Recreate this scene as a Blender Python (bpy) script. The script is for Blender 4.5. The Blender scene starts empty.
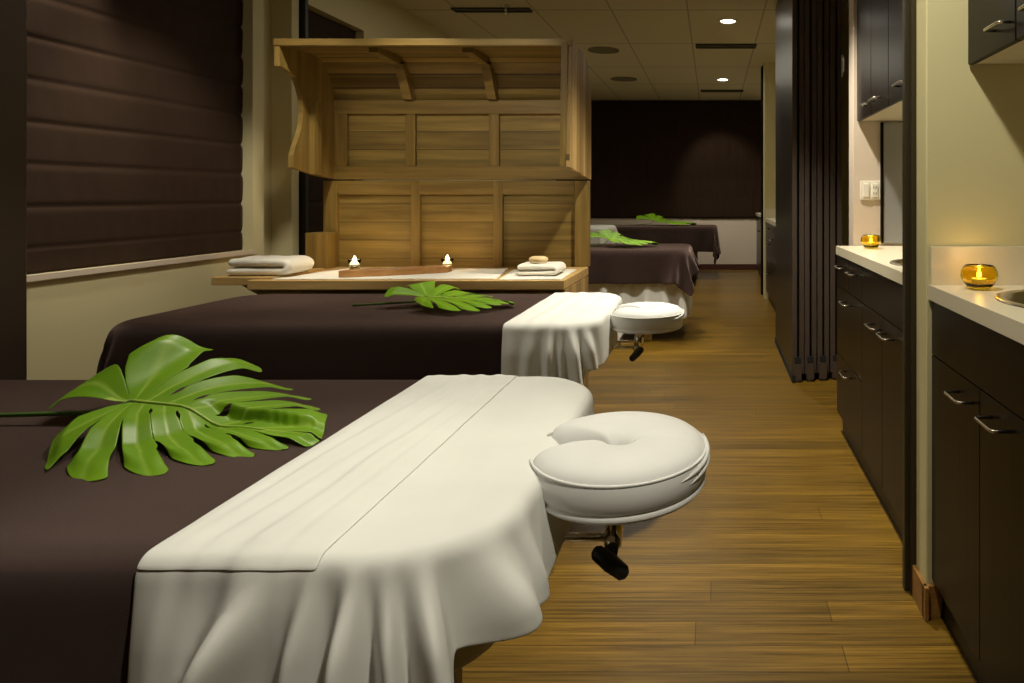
import bpy, bmesh, math, random
from mathutils import Vector, Matrix, noise
random.seed(4)
C = bpy.context.scene.collection
SC = bpy.context.scene
PI = math.pi

# ------------------------------------------------------------------ materials
def new_mat(name):
    m = bpy.data.materials.new(name); m.use_nodes = True
    nt = m.node_tree
    return m, nt, nt.nodes['Principled BSDF']

def N(nt, t, **kw):
    n = nt.nodes.new(t)
    for k, v in kw.items(): setattr(n, k, v)
    return n

def L(nt, a, b): nt.links.new(a, b)

def simple(name, col, rough=.5, metal=0, spec=.5, bump=0, bscale=200, sheen=0, sheen_tint=None, var=0, vscale=3, coat=0):
    m, nt, b = new_mat(name)
    b.inputs['Base Color'].default_value = (*col, 1)
    b.inputs['Roughness'].default_value = rough
    b.inputs['Metallic'].default_value = metal
    b.inputs['Specular IOR Level'].default_value = spec
    if coat:
        b.inputs['Coat Weight'].default_value = coat
        b.inputs['Coat Roughness'].default_value = .12
    if sheen:
        b.inputs['Sheen Weight'].default_value = sheen
        b.inputs['Sheen Roughness'].default_value = .45
        if sheen_tint: b.inputs['Sheen Tint'].default_value = (*sheen_tint, 1)
    tc = N(nt, 'ShaderNodeTexCoord')
    if var:
        no = N(nt, 'ShaderNodeTexNoise'); no.inputs['Scale'].default_value = vscale
        no.inputs['Detail'].default_value = 5
        L(nt, tc.outputs['Object'], no.inputs['Vector'])
        mx = N(nt, 'ShaderNodeMix', data_type='RGBA')
        L(nt, no.outputs['Fac'], mx.inputs['Factor'])
        mx.inputs[6].default_value = (*[c*(1-var) for c in col], 1)
        mx.inputs[7].default_value = (*[min(1, c*(1+var)) for c in col], 1)
        L(nt, mx.outputs[2], b.inputs['Base Color'])
    if bump:
        n2 = N(nt, 'ShaderNodeTexNoise'); n2.inputs['Scale'].default_value = bscale
        n2.inputs['Detail'].default_value = 4
        L(nt, tc.outputs['Object'], n2.inputs['Vector'])
        bp = N(nt, 'ShaderNodeBump'); bp.inputs['Strength'].default_value = bump
        bp.inputs['Distance'].default_value = .004
        L(nt, n2.outputs['Fac'], bp.inputs['Height'])
        L(nt, bp.outputs['Normal'], b.inputs['Normal'])
    return m

def wood(name, dark, light, grain='X', plank=0, paxis='Z', rough=.5, seam=.004, gs=1.0, contrast=1.0, coat=0, spec=.35):
    """grain direction along one axis; optional plank pattern stacked along paxis"""
    m, nt, b = new_mat(name)
    tc = N(nt, 'ShaderNodeTexCoord')
    geo = N(nt, 'ShaderNodeNewGeometry')
    sx = N(nt, 'ShaderNodeSeparateXYZ'); L(nt, geo.outputs['Position'], sx.inputs[0])
    sc = {'X': (1.3, 26, 26), 'Y': (26, 1.3, 26), 'Z': (26, 26, 1.3)}[grain]
    mp = N(nt, 'ShaderNodeMapping'); mp.inputs['Scale'].default_value = tuple(s*gs for s in sc)
    vec = geo.outputs['Position']
    if plank:
        dv = N(nt, 'ShaderNodeMath', operation='DIVIDE'); L(nt, sx.outputs[paxis], dv.inputs[0]); dv.inputs[1].default_value = plank
        fl = N(nt, 'ShaderNodeMath', operation='FLOOR'); L(nt, dv.outputs[0], fl.inputs[0])
        fr = N(nt, 'ShaderNodeMath', operation='FRACT'); L(nt, dv.outputs[0], fr.inputs[0])
        wn = N(nt, 'ShaderNodeTexWhiteNoise', noise_dimensions='1D'); L(nt, fl.outputs[0], wn.inputs['W'])
        ad = N(nt, 'ShaderNodeVectorMath', operation='MULTIPLY_ADD')
        L(nt, wn.outputs['Color'], ad.inputs[0]); ad.inputs[1].default_value = (7, 7, 7); L(nt, vec, ad.inputs[2])
        vec = ad.outputs[0]
    L(nt, vec, mp.inputs['Vector'])
    no = N(nt, 'ShaderNodeTexNoise'); no.inputs['Scale'].default_value = 1
    no.inputs['Detail'].default_value = 7; no.inputs['Roughness'].default_value = .62; no.inputs['Distortion'].default_value = .35
    L(nt, mp.outputs[0], no.inputs['Vector'])
    cr = N(nt, 'ShaderNodeValToRGB')
    lo, hi = .5-.2/contrast, .5+.2/contrast
    cr.color_ramp.elements[0].position = lo; cr.color_ramp.elements[0].color = (*dark, 1)
    cr.color_ramp.elements[1].position = hi; cr.color_ramp.elements[1].color = (*light, 1)
    L(nt, no.outputs['Fac'], cr.inputs['Fac'])
    col = cr.outputs[0]
    if plank:
        mr = N(nt, 'ShaderNodeMapRange'); L(nt, wn.outputs['Value'], mr.inputs['Value'])
        mr.inputs['To Min'].default_value = .62; mr.inputs['To Max'].default_value = 1.18
        cmp_ = N(nt, 'ShaderNodeMath', operation='GREATER_THAN'); L(nt, fr.outputs[0], cmp_.inputs[0]); cmp_.inputs[1].default_value = seam/plank
        cm2 = N(nt, 'ShaderNodeMapRange'); L(nt, cmp_.outputs[0], cm2.inputs['Value']); cm2.inputs['To Min'].default_value = .35
        mm = N(nt, 'ShaderNodeMath', operation='MULTIPLY'); L(nt, mr.outputs[0], mm.inputs[0]); L(nt, cm2.outputs[0], mm.inputs[1])
        vm = N(nt, 'ShaderNodeVectorMath', operation='SCALE'); L(nt, col, vm.inputs[0]); L(nt, mm.outputs[0], vm.inputs['Scale'])
        col = vm.outputs[0]
    L(nt, col, b.inputs['Base Color'])
    b.inputs['Roughness'].default_value = rough
    b.inputs['Specular IOR Level'].default_value = spec
    if coat: b.inputs['Coat Weight'].default_value = coat
    bp = N(nt, 'ShaderNodeBump'); bp.inputs['Strength'].default_value = .12; bp.inputs['Distance'].default_value = .002
    L(nt, no.outputs['Fac'], bp.inputs['Height']); L(nt, bp.outputs['Normal'], b.inputs['Normal'])
    return m

def floor_mat():
    m, nt, b = new_mat('bamboo_floor')
    geo = N(nt, 'ShaderNodeNewGeometry')
    br = N(nt, 'ShaderNodeTexBrick')
    br.offset = 0; br.offset_frequency = 2; br.squash = 1
    br.inputs['Scale'].default_value = 1
    br.inputs['Brick Width'].default_value = 1.85
    br.inputs['Row Height'].default_value = .097
    br.inputs['Mortar Size'].default_value = .0014
    br.inputs['Mortar Smooth'].default_value = .3
    br.inputs['Bias'].default_value = 0
    br.inputs['Color1'].default_value = (.76, .76, .74, 1); br.inputs['Color2'].default_value = (1.12, 1.1, 1.0, 1)
    br.inputs['Mortar'].default_value = (.32, .28, .24, 1)
    sx = N(nt, 'ShaderNodeSeparateXYZ'); L(nt, geo.outputs['Position'], sx.inputs[0])
    dv = N(nt, 'ShaderNodeMath', operation='DIVIDE'); L(nt, sx.outputs['Y'], dv.inputs[0]); dv.inputs[1].default_value = .097
    fl = N(nt, 'ShaderNodeMath', operation='FLOOR'); L(nt, dv.outputs[0], fl.inputs[0])
    wn = N(nt, 'ShaderNodeTexWhiteNoise', noise_dimensions='1D'); L(nt, fl.outputs[0], wn.inputs['W'])
    ma = N(nt, 'ShaderNodeMath', operation='MULTIPLY_ADD'); L(nt, wn.outputs['Value'], ma.inputs[0]); ma.inputs[1].default_value = 1.85; L(nt, sx.outputs['X'], ma.inputs[2])
    cb = N(nt, 'ShaderNodeCombineXYZ'); L(nt, ma.outputs[0], cb.inputs[0]); L(nt, sx.outputs['Y'], cb.inputs[1])
    L(nt, cb.outputs[0], br.inputs['Vector'])
    mp = N(nt, 'ShaderNodeMapping'); mp.inputs['Scale'].default_value = (2.2, 110, 1)
    L(nt, geo.outputs['Position'], mp.inputs['Vector'])
    no = N(nt, 'ShaderNodeTexNoise'); no.inputs['Scale'].default_value = 1; no.inputs['Detail'].default_value = 8
    no.inputs['Roughness'].default_value = .68
    L(nt, mp.outputs[0], no.inputs['Vector'])
    cr = N(nt, 'ShaderNodeValToRGB')
    e = cr.color_ramp.elements
    e[0].position = .32; e[0].color = (.064, .033, .004, 1)
    e[1].position = .68; e[1].color = (.33, .188, .026, 1)
    x = e.new(.5); x.color = (.19, .106, .012, 1)
    L(nt, no.outputs['Fac'], cr.inputs['Fac'])
    # strips inside each board
    mp2 = N(nt, 'ShaderNodeMapping'); mp2.inputs['Scale'].default_value = (.9, 20, 1)
    L(nt, geo.outputs['Position'], mp2.inputs['Vector'])
    n2 = N(nt, 'ShaderNodeTexNoise'); n2.inputs['Scale'].default_value = 1; n2.inputs['Detail'].default_value = 3
    L(nt, mp2.outputs[0], n2.inputs['Vector'])
    mr = N(nt, 'ShaderNodeMapRange'); L(nt, n2.outputs['Fac'], mr.inputs['Value'])
    mr.inputs['From Min'].default_value = .3; mr.inputs['From Max'].default_value = .7
    mr.inputs['To Min'].default_value = .8; mr.inputs['To Max'].default_value = 1.14
    v1 = N(nt, 'ShaderNodeVectorMath', operation='MULTIPLY'); L(nt, cr.outputs[0], v1.inputs[0]); L(nt, br.outputs['Color'], v1.inputs[1])
    v2 = N(nt, 'ShaderNodeVectorMath', operation='SCALE'); L(nt, v1.outputs[0], v2.inputs[0]); L(nt, mr.outputs[0], v2.inputs['Scale'])
    L(nt, v2.outputs[0], b.inputs['Base Color'])
    rr = N(nt, 'ShaderNodeMapRange'); L(nt, no.outputs['Fac'], rr.inputs['Value'])
    rr.inputs['To Min'].default_value = .26; rr.inputs['To Max'].default_value = .42
    L(nt, rr.outputs[0], b.inputs['Roughness'])
    b.inputs['Specular IOR Level'].default_value = .5
    bp = N(nt, 'ShaderNodeBump'); bp.inputs['Strength'].default_value = .1; bp.inputs['Distance'].default_value = .002
    L(nt, no.outputs['Fac'], bp.inputs['Height']); L(nt, bp.outputs['Normal'], b.inputs['Normal'])
    return m

def ceiling_mat():
    m, nt, b = new_mat('ceiling_tiles')
    geo = N(nt, 'ShaderNodeNewGeometry')
    sx = N(nt, 'ShaderNodeSeparateXYZ'); L(nt, geo.outputs['Position'], sx.inputs[0])
    def line(sock, off, step, w):
        a = N(nt, 'ShaderNodeMath', operation='SUBTRACT'); L(nt, sock, a.inputs[0]); a.inputs[1].default_value = off
        d = N(nt, 'ShaderNodeMath', operation='DIVIDE'); L(nt, a.outputs[0], d.inputs[0]); d.inputs[1].default_value = step
        f = N(nt, 'ShaderNodeMath', operation='FRACT'); L(nt, d.outputs[0], f.inputs[0])
        lt = N(nt, 'ShaderNodeMath', operation='LESS_THAN'); L(nt, f.outputs[0], lt.inputs[0]); lt.inputs[1].default_value = w/step
        return lt.outputs[0]
    a = line(sx.outputs['X'], -.173-.61*8-.006, .607, .013)
    c = line(sx.outputs['Y'], 5.554-1.22*10-.012, 1.22, .024)
    mx = N(nt, 'ShaderNodeMath', operation='MAXIMUM'); L(nt, a, mx.inputs[0]); L(nt, c, mx.inputs[1])
    mix = N(nt, 'ShaderNodeMix', data_type='RGBA'); L(nt, mx.outputs[0], mix.inputs['Factor'])
    mix.inputs[6].default_value = (.66, .59, .45, 1); mix.inputs[7].default_value = (.40, .34, .24, 1)
    L(nt, mix.outputs[2], b.inputs['Base Color'])
    b.inputs['Roughness'].default_value = .9
    return m

def fabric_var(name, col, rough, bump, bscale, sheen=0, tint=None):
    return simple(name, col, rough, bump=bump, bscale=bscale, sheen=sheen, sheen_tint=tint, var=.12, vscale=6, spec=.2)

M = {}
M['floor'] = floor_mat()
M['ceiling'] = ceiling_mat()
M['wall'] = simple('cream_paint', (.62, .55, .32), .75, bump=.06, bscale=300)
M['wall_r'] = simple('cream_paint_alcove', (.66, .60, .33), .75, bump=.06, bscale=300)
M['wall_far'] = simple('pale_paint', (.62, .52, .42), .8, bump=.05, bscale=300)
M['wenge'] = wood('wenge_laminate', (.0045, .003, .002), (.011, .007, .004), 'Z', rough=.3, gs=1.6, spec=.14)
M['wenge_flat'] = simple('dark_brown_lacquer', (.006, .004, .003), .6, spec=.05)
M['jamb'] = simple('olive_brown_jamb', (.040, .031, .016), .4, spec=.3)
M['panel_face'] = simple('dark_partition_laminate', (.015, .010, .007), .36, spec=.6)
M['panel_edge'] = simple('bronze_aluminium_edge', (.085, .062, .05), .42, metal=.3)
M['black'] = simple('black_plastic', (.008, .008, .008), .45)
M['rubber'] = simple('black_rubber', (.006, .006, .006), .8)
M['counter'] = simple('cream_laminate', (.72, .66, .50), .35, var=.04, vscale=90)
M['steel'] = simple('brushed_steel', (.62, .58, .48), .25, metal=1)
M['chrome'] = simple('chrome', (.75, .73, .68), .12, metal=1)
M['blind'] = fabric_var('brown_blind_fabric', (.026, .0125, .006), .85, .25, 260, .04, (.9, .6, .45))
M['fleece'] = simple('brown_fleece', (.035, .0215, .0185), .97, spec=.03, bump=.5, bscale=1100, sheen=.65, sheen_tint=(.72, .52, .48), var=.22, vscale=16)
M['sheet'] = fabric_var('ivory_cotton_sheet', (.76, .765, .73), .8, .06, 900)
M['cushion'] = fabric_var('white_cushion_cover', (.78, .785, .77), .6, .04, 700)
M['vinyl'] = simple('cream_vinyl', (.62, .56, .38), .45, spec=.4)
M['towel'] = fabric_var('white_terry', (.84, .80, .70), .95, .8, 500, .3)
M['cedar_x'] = wood('cedar_boards', (0.14, 0.088, 0.02), (0.35, 0.235, 0.06), 'X', plank=.098, paxis='Z', rough=.55, gs=.9)
M['cedar_roof'] = wood('cedar_roof_boards', (0.14, 0.085, 0.02), (0.32, 0.21, 0.055), 'X', plank=.047, paxis='Y', rough=.55, gs=.9, seam=.006)
M['cedar_rail'] = wood('cedar_rail', (0.15, 0.09, 0.022), (0.3, 0.195, 0.05), 'X', rough=.5)
M['cedar_stile'] = wood('cedar_stile', (0.15, 0.09, 0.022), (0.3, 0.195, 0.05), 'Z', rough=.5)
M['cedar_side'] = wood('cedar_side_boards', (.34, .20, .065), (.60, .40, .16), 'Z', plank=.058, paxis='Y', rough=.5, seam=.003)
M['cedar_top'] = wood('cedar_counter', (.40, .24, .08), (.62, .42, .17), 'X', rough=.5)
M['tray_wood'] = wood('tray_wood', (.38, .17, .05), (.60, .32, .12), 'X', rough=.5)
M['base_trim'] = wood('bamboo_baseboard', (.22, .10, .025), (.42, .22, .06), 'X', rough=.4)
M['red_trim'] = simple('dark_red_baseboard', (.075, .022, .014), .4)
M['stem'] = simple('leaf_stalk_green', (.07, .16, .02), .4)
M['plate'] = simple('white_plastic', (.80, .76, .68), .35)
M['grey'] = simple('grey_panel', (.33, .33, .34), .35, metal=.3)
M['stone'] = simple('grey_stone', (.25, .23, .2), .7, var=.4, vscale=60)
M['soapwood'] = wood('pale_brush_wood', (.52, .36, .17), (.78, .60, .34), 'X', rough=.5)
M['wax'] = simple('candle_wax', (.85, .78, .6), .5)
M['vent'] = simple('vent_metal', (.20, .175, .10), .6)
M['lamp_ring'] = simple('lamp_ring', (.75, .72, .62), .4)
M['slot'] = simple('diffuser_slot', (.04, .035, .022), .6)

def glass(name, col, rough=.02, ior=1.45):
    m, nt, b = new_mat(name)
    b.inputs['Base Color'].default_value = (*col, 1)
    b.inputs['Roughness'].default_value = rough
    b.inputs['Transmission Weight'].default_value = 1
    b.inputs['IOR'].default_value = ior
    return m
M['amber'] = glass('amber_glass', (.98, .76, .06))
M['clear'] = glass('clear_glass', (.99, .99, .97), ior=1.2)
M['pane'] = glass('window_glass', (.6, .65, .7), .05)

def emit(name, col, s):
    m, nt, b = new_mat(name)
    b.inputs['Base Color'].default_value = (0, 0, 0, 1)
    b.inputs['Emission Color'].default_value = (*col, 1)
    b.inputs['Emission Strength'].default_value = s
    return m
M['lamp'] = emit('lamp_lens', (1, .93, .80), 22)
M['flame'] = emit('flame', (1, .66, .25), 160)
M['flame_small'] = emit('flame_bowl', (1, .62, .2), 110)

def leaf_mat():
    m, nt, b = new_mat('monstera_leaf')
    at = N(nt, 'ShaderNodeAttribute', attribute_name='vein')
    tc = N(nt, 'ShaderNodeTexCoord')
    no = N(nt, 'ShaderNodeTexNoise'); no.inputs['Scale'].default_value = 9; no.inputs['Detail'].default_value = 4
    L(nt, tc.outputs['Object'], no.inputs['Vector'])
    m1 = N(nt, 'ShaderNodeMix', data_type='RGBA'); L(nt, no.outputs['Fac'], m1.inputs['Factor'])
    m1.inputs[6].default_value = (.10, .25, .008, 1); m1.inputs[7].default_value = (.26, .48, .018, 1)
    m2 = N(nt, 'ShaderNodeMix', data_type='RGBA'); L(nt, at.outputs['Fac'], m2.inputs['Factor'])
    L(nt, m1.outputs[2], m2.inputs[6]); m2.inputs[7].default_value = (.42, .60, .10, 1)
    L(nt, m2.outputs[2], b.inputs['Base Color'])
    b.inputs['Roughness'].default_value = .38
    b.inputs['Specular IOR Level'].default_value = .35
    b.inputs['Subsurface Weight'].default_value = .0
    tr = N(nt, 'ShaderNodeBsdfTranslucent'); tr.inputs['Color'].default_value = (.22, .45, .03, 1)
    ms = N(nt, 'ShaderNodeMixShader'); ms.inputs[0].default_value = .18
    out = nt.nodes['Material Output']
    L(nt, b.outputs[0], ms.inputs[1]); L(nt, tr.outputs[0], ms.inputs[2]); L(nt, ms.outputs[0], out.inputs['Surface'])
    return m
M['leaf'] = leaf_mat()

# ------------------------------------------------------------------ mesh helpers
def link(name, mesh, mat=None, parent=None, smooth=False):
    o = bpy.data.objects.new(name, mesh); C.objects.link(o)
    if mat is not None: mesh.materials.append(mat)
    if smooth:
        for p in mesh.polygons: p.use_smooth = True
    if parent is not None:
        o.parent = parent
        o.matrix_parent_inverse = Matrix.Identity(4)
    return o

def finish(name, bm, mat, parent=None, smooth=False, angle=None):
    """vertices are given in world coordinates; a parent's position is subtracted"""
    if parent is not None:
        p = parent; off = Vector((0, 0, 0))
        while p is not None: off += p.location; p = p.parent
        for v in bm.verts: v.co -= off
    bmesh.ops.recalc_face_normals(bm, faces=bm.faces[:])
    me = bpy.data.meshes.new(name); bm.to_mesh(me); bm.free()
    o = link(name, me, mat, parent, smooth)
    if angle is not None:
        for p in me.polygons: p.use_smooth = True
        me.set_sharp_from_angle(angle=angle)
    return o

def b_box(bm, x0, x1, y0, y1, z0, z1, bev=0, seg=2):
    r = bmesh.ops.create_cube(bm, size=1)
    vs = r['verts']
    for v in vs:
        v.co = Vector(((x0+x1)/2+v.co.x*(x1-x0), (y0+y1)/2+v.co.y*(y1-y0), (z0+z1)/2+v.co.z*(z1-z0)))
    if bev:
        es = {e for v in vs for e in v.link_edges}
        bmesh.ops.bevel(bm, geom=list(es), offset=bev, segments=seg, affect='EDGES', profile=.5)

def box(name, x0, x1, y0, y1, z0, z1, mat, parent=None, bev=0):
    bm = bmesh.new(); b_box(bm, min(x0, x1), max(x0, x1), min(y0, y1), max(y0, y1), z0, z1, bev)
    return finish(name, bm, mat, parent)

def b_prism(bm, pts, axis, a0, a1):
    """polygon pts extruded between a0 and a1 on axis; pts are the other two coordinates in order"""
    def mk(p, a):
        if axis == 'x': return Vector((a, p[0], p[1]))
        if axis == 'y': return Vector((p[0], a, p[1]))
        return Vector((p[0], p[1], a))
    A = [bm.verts.new(mk(p, a0)) for p in pts]; B = [bm.verts.new(mk(p, a1)) for p in pts]
    n = len(pts)
    caps = [bm.faces.new(A), bm.faces.new(B[::-1])]
    for f in caps: f.normal_update()
    if n > 4: bmesh.ops.triangulate(bm, faces=caps, ngon_method='EAR_CLIP')
    for i in range(n): bm.faces.new((A[i], B[i], B[(i+1) % n], A[(i+1) % n]))

def b_lathe(bm, prof, cx, cy, seg=32, close=True):
    rings = []
    for r, z in prof:
        rings.append([bm.verts.new((cx+r*math.cos(2*PI*k/seg), cy+r*math.sin(2*PI*k/seg), z)) for k in range(seg)])
    for a, b in zip(rings, rings[1:]):
        for k in range(seg): bm.faces.new((a[k], a[(k+1) % seg], b[(k+1) % seg], b[k]))
    if close:
        bm.faces.new(rings[0][::-1]); bm.faces.new(rings[-1])

def b_tube(bm, pts, r, seg=10, radii=None):
    pts = [Vector(p) for p in pts]; rings = []
    up = Vector((0, 0, 1)); prev = None
    for i, p in enumerate(pts):
        t = (pts[min(i+1, len(pts)-1)]-pts[max(i-1, 0)]).normalized()
        a = up.cross(t)
        if a.length < .1: a = Vector((1, 0, 0)).cross(t)
        a.normalize()
        if prev is not None and a.dot(prev) < 0: a = -a
        prev = a
        bb = t.cross(a); rr = radii[i] if radii else r
        rings.append([bm.verts.new(p+a*rr*math.cos(2*PI*k/seg)+bb*rr*math.sin(2*PI*k/seg)) for k in range(seg)])
    for a, b in zip(rings, rings[1:]):
        for k in range(seg): bm.faces.new((a[k], a[(k+1) % seg], b[(k+1) % seg], b[k]))
    bm.faces.new(rings[0][::-1]); bm.faces.new(rings[-1])

def tag(o, label, cat, group=None):
    o['label'] = label; o['category'] = cat
    if group: o['group'] = group
    return o

def thing(name, label, cat, loc, group=None):
    o = bpy.data.objects.new(name, None); C.objects.link(o); o.location = loc
    o.empty_display_size = .1
    return tag(o, label, cat, group)

def struct(o): o['kind'] = 'structure'; return o

H = 2.60; CAMZ = 1.12
# ------------------------------------------------------------------ room shell
struct(box('floor', -2.7, 1.3, -2.2, 11.0, -.06, 0, M['floor']))
struct(box('ceiling', -2.7, 1.3, -2.2, 11.0, H, H+.08, M['ceiling']))
SILL = .836; WTOP = 2.275
XW, XB = -2.43, -2.505      # wall face and blind plane
# left wall with three window openings
bm = bmesh.new()
wins = [(-.6, 1.72), (2.15, 3.70), (4.12, 4.88)]
ys = [-2.2]+[y for w in wins for y in w]+[11.0]
for i in range(0, len(ys), 2):
    a, b = ys[i], ys[i+1]
    if a == 3.70: continue
    b_box(bm, -2.66, XW if b < 3.8 or a > 4.5 else XW, a, b, 0, H)
for a, b in wins:
    b_box(bm, -2.66, XW, a, b, 0, SILL); b_box(bm, -2.66, XW, a, b, WTOP, H)
b_box(bm, -2.66, XW, 3.70, 3.79, 0, H); b_box(bm, -2.66, -2.52, 3.79, 4.0, 0, H)
b_box(bm, -2.66, -2.405, 4.0, 4.07, 0, H); b_box(bm, -2.66, -2.50, 4.07, 4.12, 0, H)
struct(finish('wall_left', bm, M['wall']))
for i, (a, b) in enumerate(wins):
    w = struct(box('window_%d' % (i+1), -2.64, -2.60, a-.005, b+.005, SILL-.005, WTOP+.005, M['pane']))
    bm = bmesh.new()
    for yy in (a, (a+b)/2-.02, b-.04): b_box(bm, -2.65, -2.57, yy, yy+.04, SILL, WTOP)
    for zz in (SILL, WTOP-.04): b_box(bm, -2.65, -2.57, a, b, zz, zz+.04)
    finish('window_frame', bm, M['wenge_flat'], w)
struct(box('wall_outside_left', -2.75, -2.70, -2.2, 11.0, 0, H, M['black'])) if False else None
bm = bmesh.new(); b_box(bm, -2.62, -2.515, 4.12-.0, 4.12, 0, .01) if False else None; bm.free()
struct(box('trim_1', XW, XW+.012, 2.15, 3.70, SILL-.018, SILL+.004, M['wall_far']))
struct(box('trim_2', XW, XW+.012, 4.12, 4.88, SILL-.018, SILL+.004, M['wall_far']))
struct(box('trim_3', -2.518, -2.508, 3.80, 3.845, 1.02, 1.40, M['wall_far'])) if False else None
# far and rear walls
struct(box('wall_far', -2.7, 1.3, 10.73, 10.85, 0, H, M['wall_far']))
struct(box('baseboard_far', -2.43, 1.17, 10.71, 10.73, 0, .085, M['red_trim'], bev=.003))
struct(box('wall_rear', -2.7, 1.3, -2.2, -2.1, 0, H, M['wall']))
# right side: long outer wall and the stub walls between alcoves
struct(box('wall_right', 1.17, 1.3, -2.2, 11.0, 0, H, M['wall_r']))
bm = bmesh.new()
b_box(bm, .571, 1.18, 1.87, 1.962, 0, H, .003, 1)
struct(finish('wall_stub_near', bm, M['wall_r']))
struct(box('wall_stub_middle', .672, 1.18, 3.338, 3.45, 0, H, M['wall_far'], bev=.003))
struct(box('wall_stub_beyond', .82, 1.18, 5.45, 5.52, 0, H, M['wall_r']))
struct(box('wall_stub_far', .575, 1.18, 7.67, 7.93, 0, H, M['wall_r']))
bm = bmesh.new()
b_box(bm, .560, .5715, 1.845, 1.97, 0, .087, .002); b_box(bm, .560, .606, 1.856, 1.87, 0, .087, .002)
struct(finish('baseboard_right', bm, M['base_trim']))

# partition jambs
def jamb(name, x0, x1, y0, y1, label_m=M['wenge_flat']):
    bm = bmesh.new(); b_box(bm, x0, x1, y0, y1, 0, H, .003)
    return struct(finish(name, bm, label_m))
jamb('trim_4', .545, .60, 1.985, 2.012, M['jamb'])
struct(box('trim_5', .558, .62, 1.963, 1.984, 0, H, M['jamb']))
jamb('trim_6', .557, .60, 7.95, 8.08)
jamb('trim_7', -2.428, -2.375, 4.085, 4.115, M['black'])
# ------------------------------------------------------------------ dark partition leaf at the left edge of the picture
t = thing('partition_panel', 'dark brown partition panel standing against the left wall behind the nearest treatment table', 'partition', (-2.24, 2.06, 0))
box('panel_face', -2.425, -2.095, 2.03, 2.09, .01, H-.01, M['wenge_flat'], t)
box('edge_strip', -2.094, -2.055, 2.015, 2.10, .01, H-.01, M['panel_edge'], t, bev=.004)

# ------------------------------------------------------------------ roman blinds
def blind_left(y0, y1, label):
    bm = bmesh.new()
    ny, z0, z1 = int((y1-y0)/.02), SILL+.004, WTOP-.01
    pass
    nz = 170; grid = []
    for j in range(nz+1):
        z = z0+(z1-z0)*j/nz; row = []
        k = (z-.926)/.155; fr = k-math.floor(k)
        bul = .007*(1-math.exp(-(min(fr, 1-fr)/.07)**2)) if z > .926 else .006
        for i in range(ny+1):
            y = y0+(y1-y0)*i/ny
            w = noise.noise(Vector((y*26, math.floor(k)*3.7, z*5)))*.0035*math.sin(PI*fr)
            w += noise.noise(Vector((y*5, z*3, 2)))*.004
            ye = y
            if i == ny: ye = y+.006*math.sin(PI*fr)
            row.append(bm.verts.new((XB+.012+bul+w+.004*fr, ye, z)))
        grid.append(row)
    for j in range(nz):
        for i in range(ny): bm.faces.new((grid[j][i], grid[j][i+1], grid[j+1][i+1], grid[j+1][i]))
    # thickness
    g = bmesh.ops.extrude_face_region(bm, geom=bm.faces[:])
    for v in [e for e in g['geom'] if isinstance(e, bmesh.types.BMVert)]: v.co.x = XB-.006
    o = finish('roman_blind', bm, M['blind'], None, True)
    return tag(o, label, 'blind')
blind_left(2.16, 3.695, 'large dark brown roman blind with horizontal folds over the left window')
blind_left(4.14, 4.87, 'narrow strip of dark brown roman blind seen behind the wooden steam cabinet')

def blind_far():
    bm = bmesh.new(); x0, x1, z0, z1 = -2.40, .80, .79, 2.585
    nx, nz = 300, 60; grid = []
    for j in range(nz+1):
        z = z0+(z1-z0)*j/nz; row = []
        for i in range(nx+1):
            x = x0+(x1-x0)*i/nx
            w = .010*noise.noise(Vector((x*16, z*2.2, 5)))+.006*noise.noise(Vector((x*38, z*3, 9)))
            k = (z-z0)/.30; fr = k-math.floor(k)
            w += .007*math.sin(PI*fr)**.5
            row.append(bm.verts.new((x, 10.70-w, z)))
        grid.append(row)
    for j in range(nz):
        for i in range(nx): bm.faces.new((grid[j][i], grid[j][i+1], grid[j+1][i+1], grid[j+1][i]))
    g = bmesh.ops.extrude_face_region(bm, geom=bm.faces[:])
    for v in [e for e in g['geom'] if isinstance(e, bmesh.types.BMVert)]: v.co.y = 10.724
    return tag(finish('window_blind', bm, M['blind'], None, True), 'wide dark brown fabric blind covering the far end wall above the white dado', 'blind')
blind_far()

# ------------------------------------------------------------------ ceiling fittings
LX = .13
for i, (x, y, lb) in enumerate([(LX, 5.885, 'larger glowing recessed ceiling downlight, the nearer of the two over the aisle'),
                               (LX, 8.83, 'small glowing recessed ceiling downlight, the farther one near the end wall')]):
    t = thing('downlight', lb, 'ceiling light', (x, y, H), 'glowing downlights over the aisle')
    bm = bmesh.new(); b_lathe(bm, [(.060, H-.001), (.078, H-.001), (.080, H-.006), (.062, H-.010), (.060, H-.001)], x, y, 32, False)
    finish('trim_ring', bm, M['lamp_ring'], t, True)
    bm = bmesh.new(); b_lathe(bm, [(.0605, H-.0005), (.0605, H-.006), (.04, H-.011), (.0, H-.013)], x, y, 32, False)
    finish('lens', bm, M['lamp'], t, True)
def diffuser(x0, x1, y0, y1, label):
    t = thing('air_diffuser', label, 'air vent', ((x0+x1)/2, y0, H), 'slot diffusers in the ceiling')
    bm = bmesh.new()
    b_box(bm, x0, x1, y0, y0+.012, H-.012, H); b_box(bm, x0, x1, y1-.012, y1, H-.012, H)
    b_box(bm, x0, x0+.012, y0, y1, H-.012, H); b_box(bm, x1-.012, x1, y0, y1, H-.012, H)
    finish('frame', bm, M['slot'], t)
    box('slot', x0+.012, x1-.012, y0+.012, y1-.012, H-.004, H-.0005, M['slot'], t)
diffuser(-.165, .430, 6.78, 6.95, 'dark slot air diffuser just behind the larger aisle downlight')
diffuser(-.165, .430, 9.70, 9.86, 'dark slot air diffuser nearest the end wall, behind the small downlight')
diffuser(-2.05, -1.435, 5.48, 5.59, 'long dark slot air diffuser above the wooden steam cabinet by the sprinkler')
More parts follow.
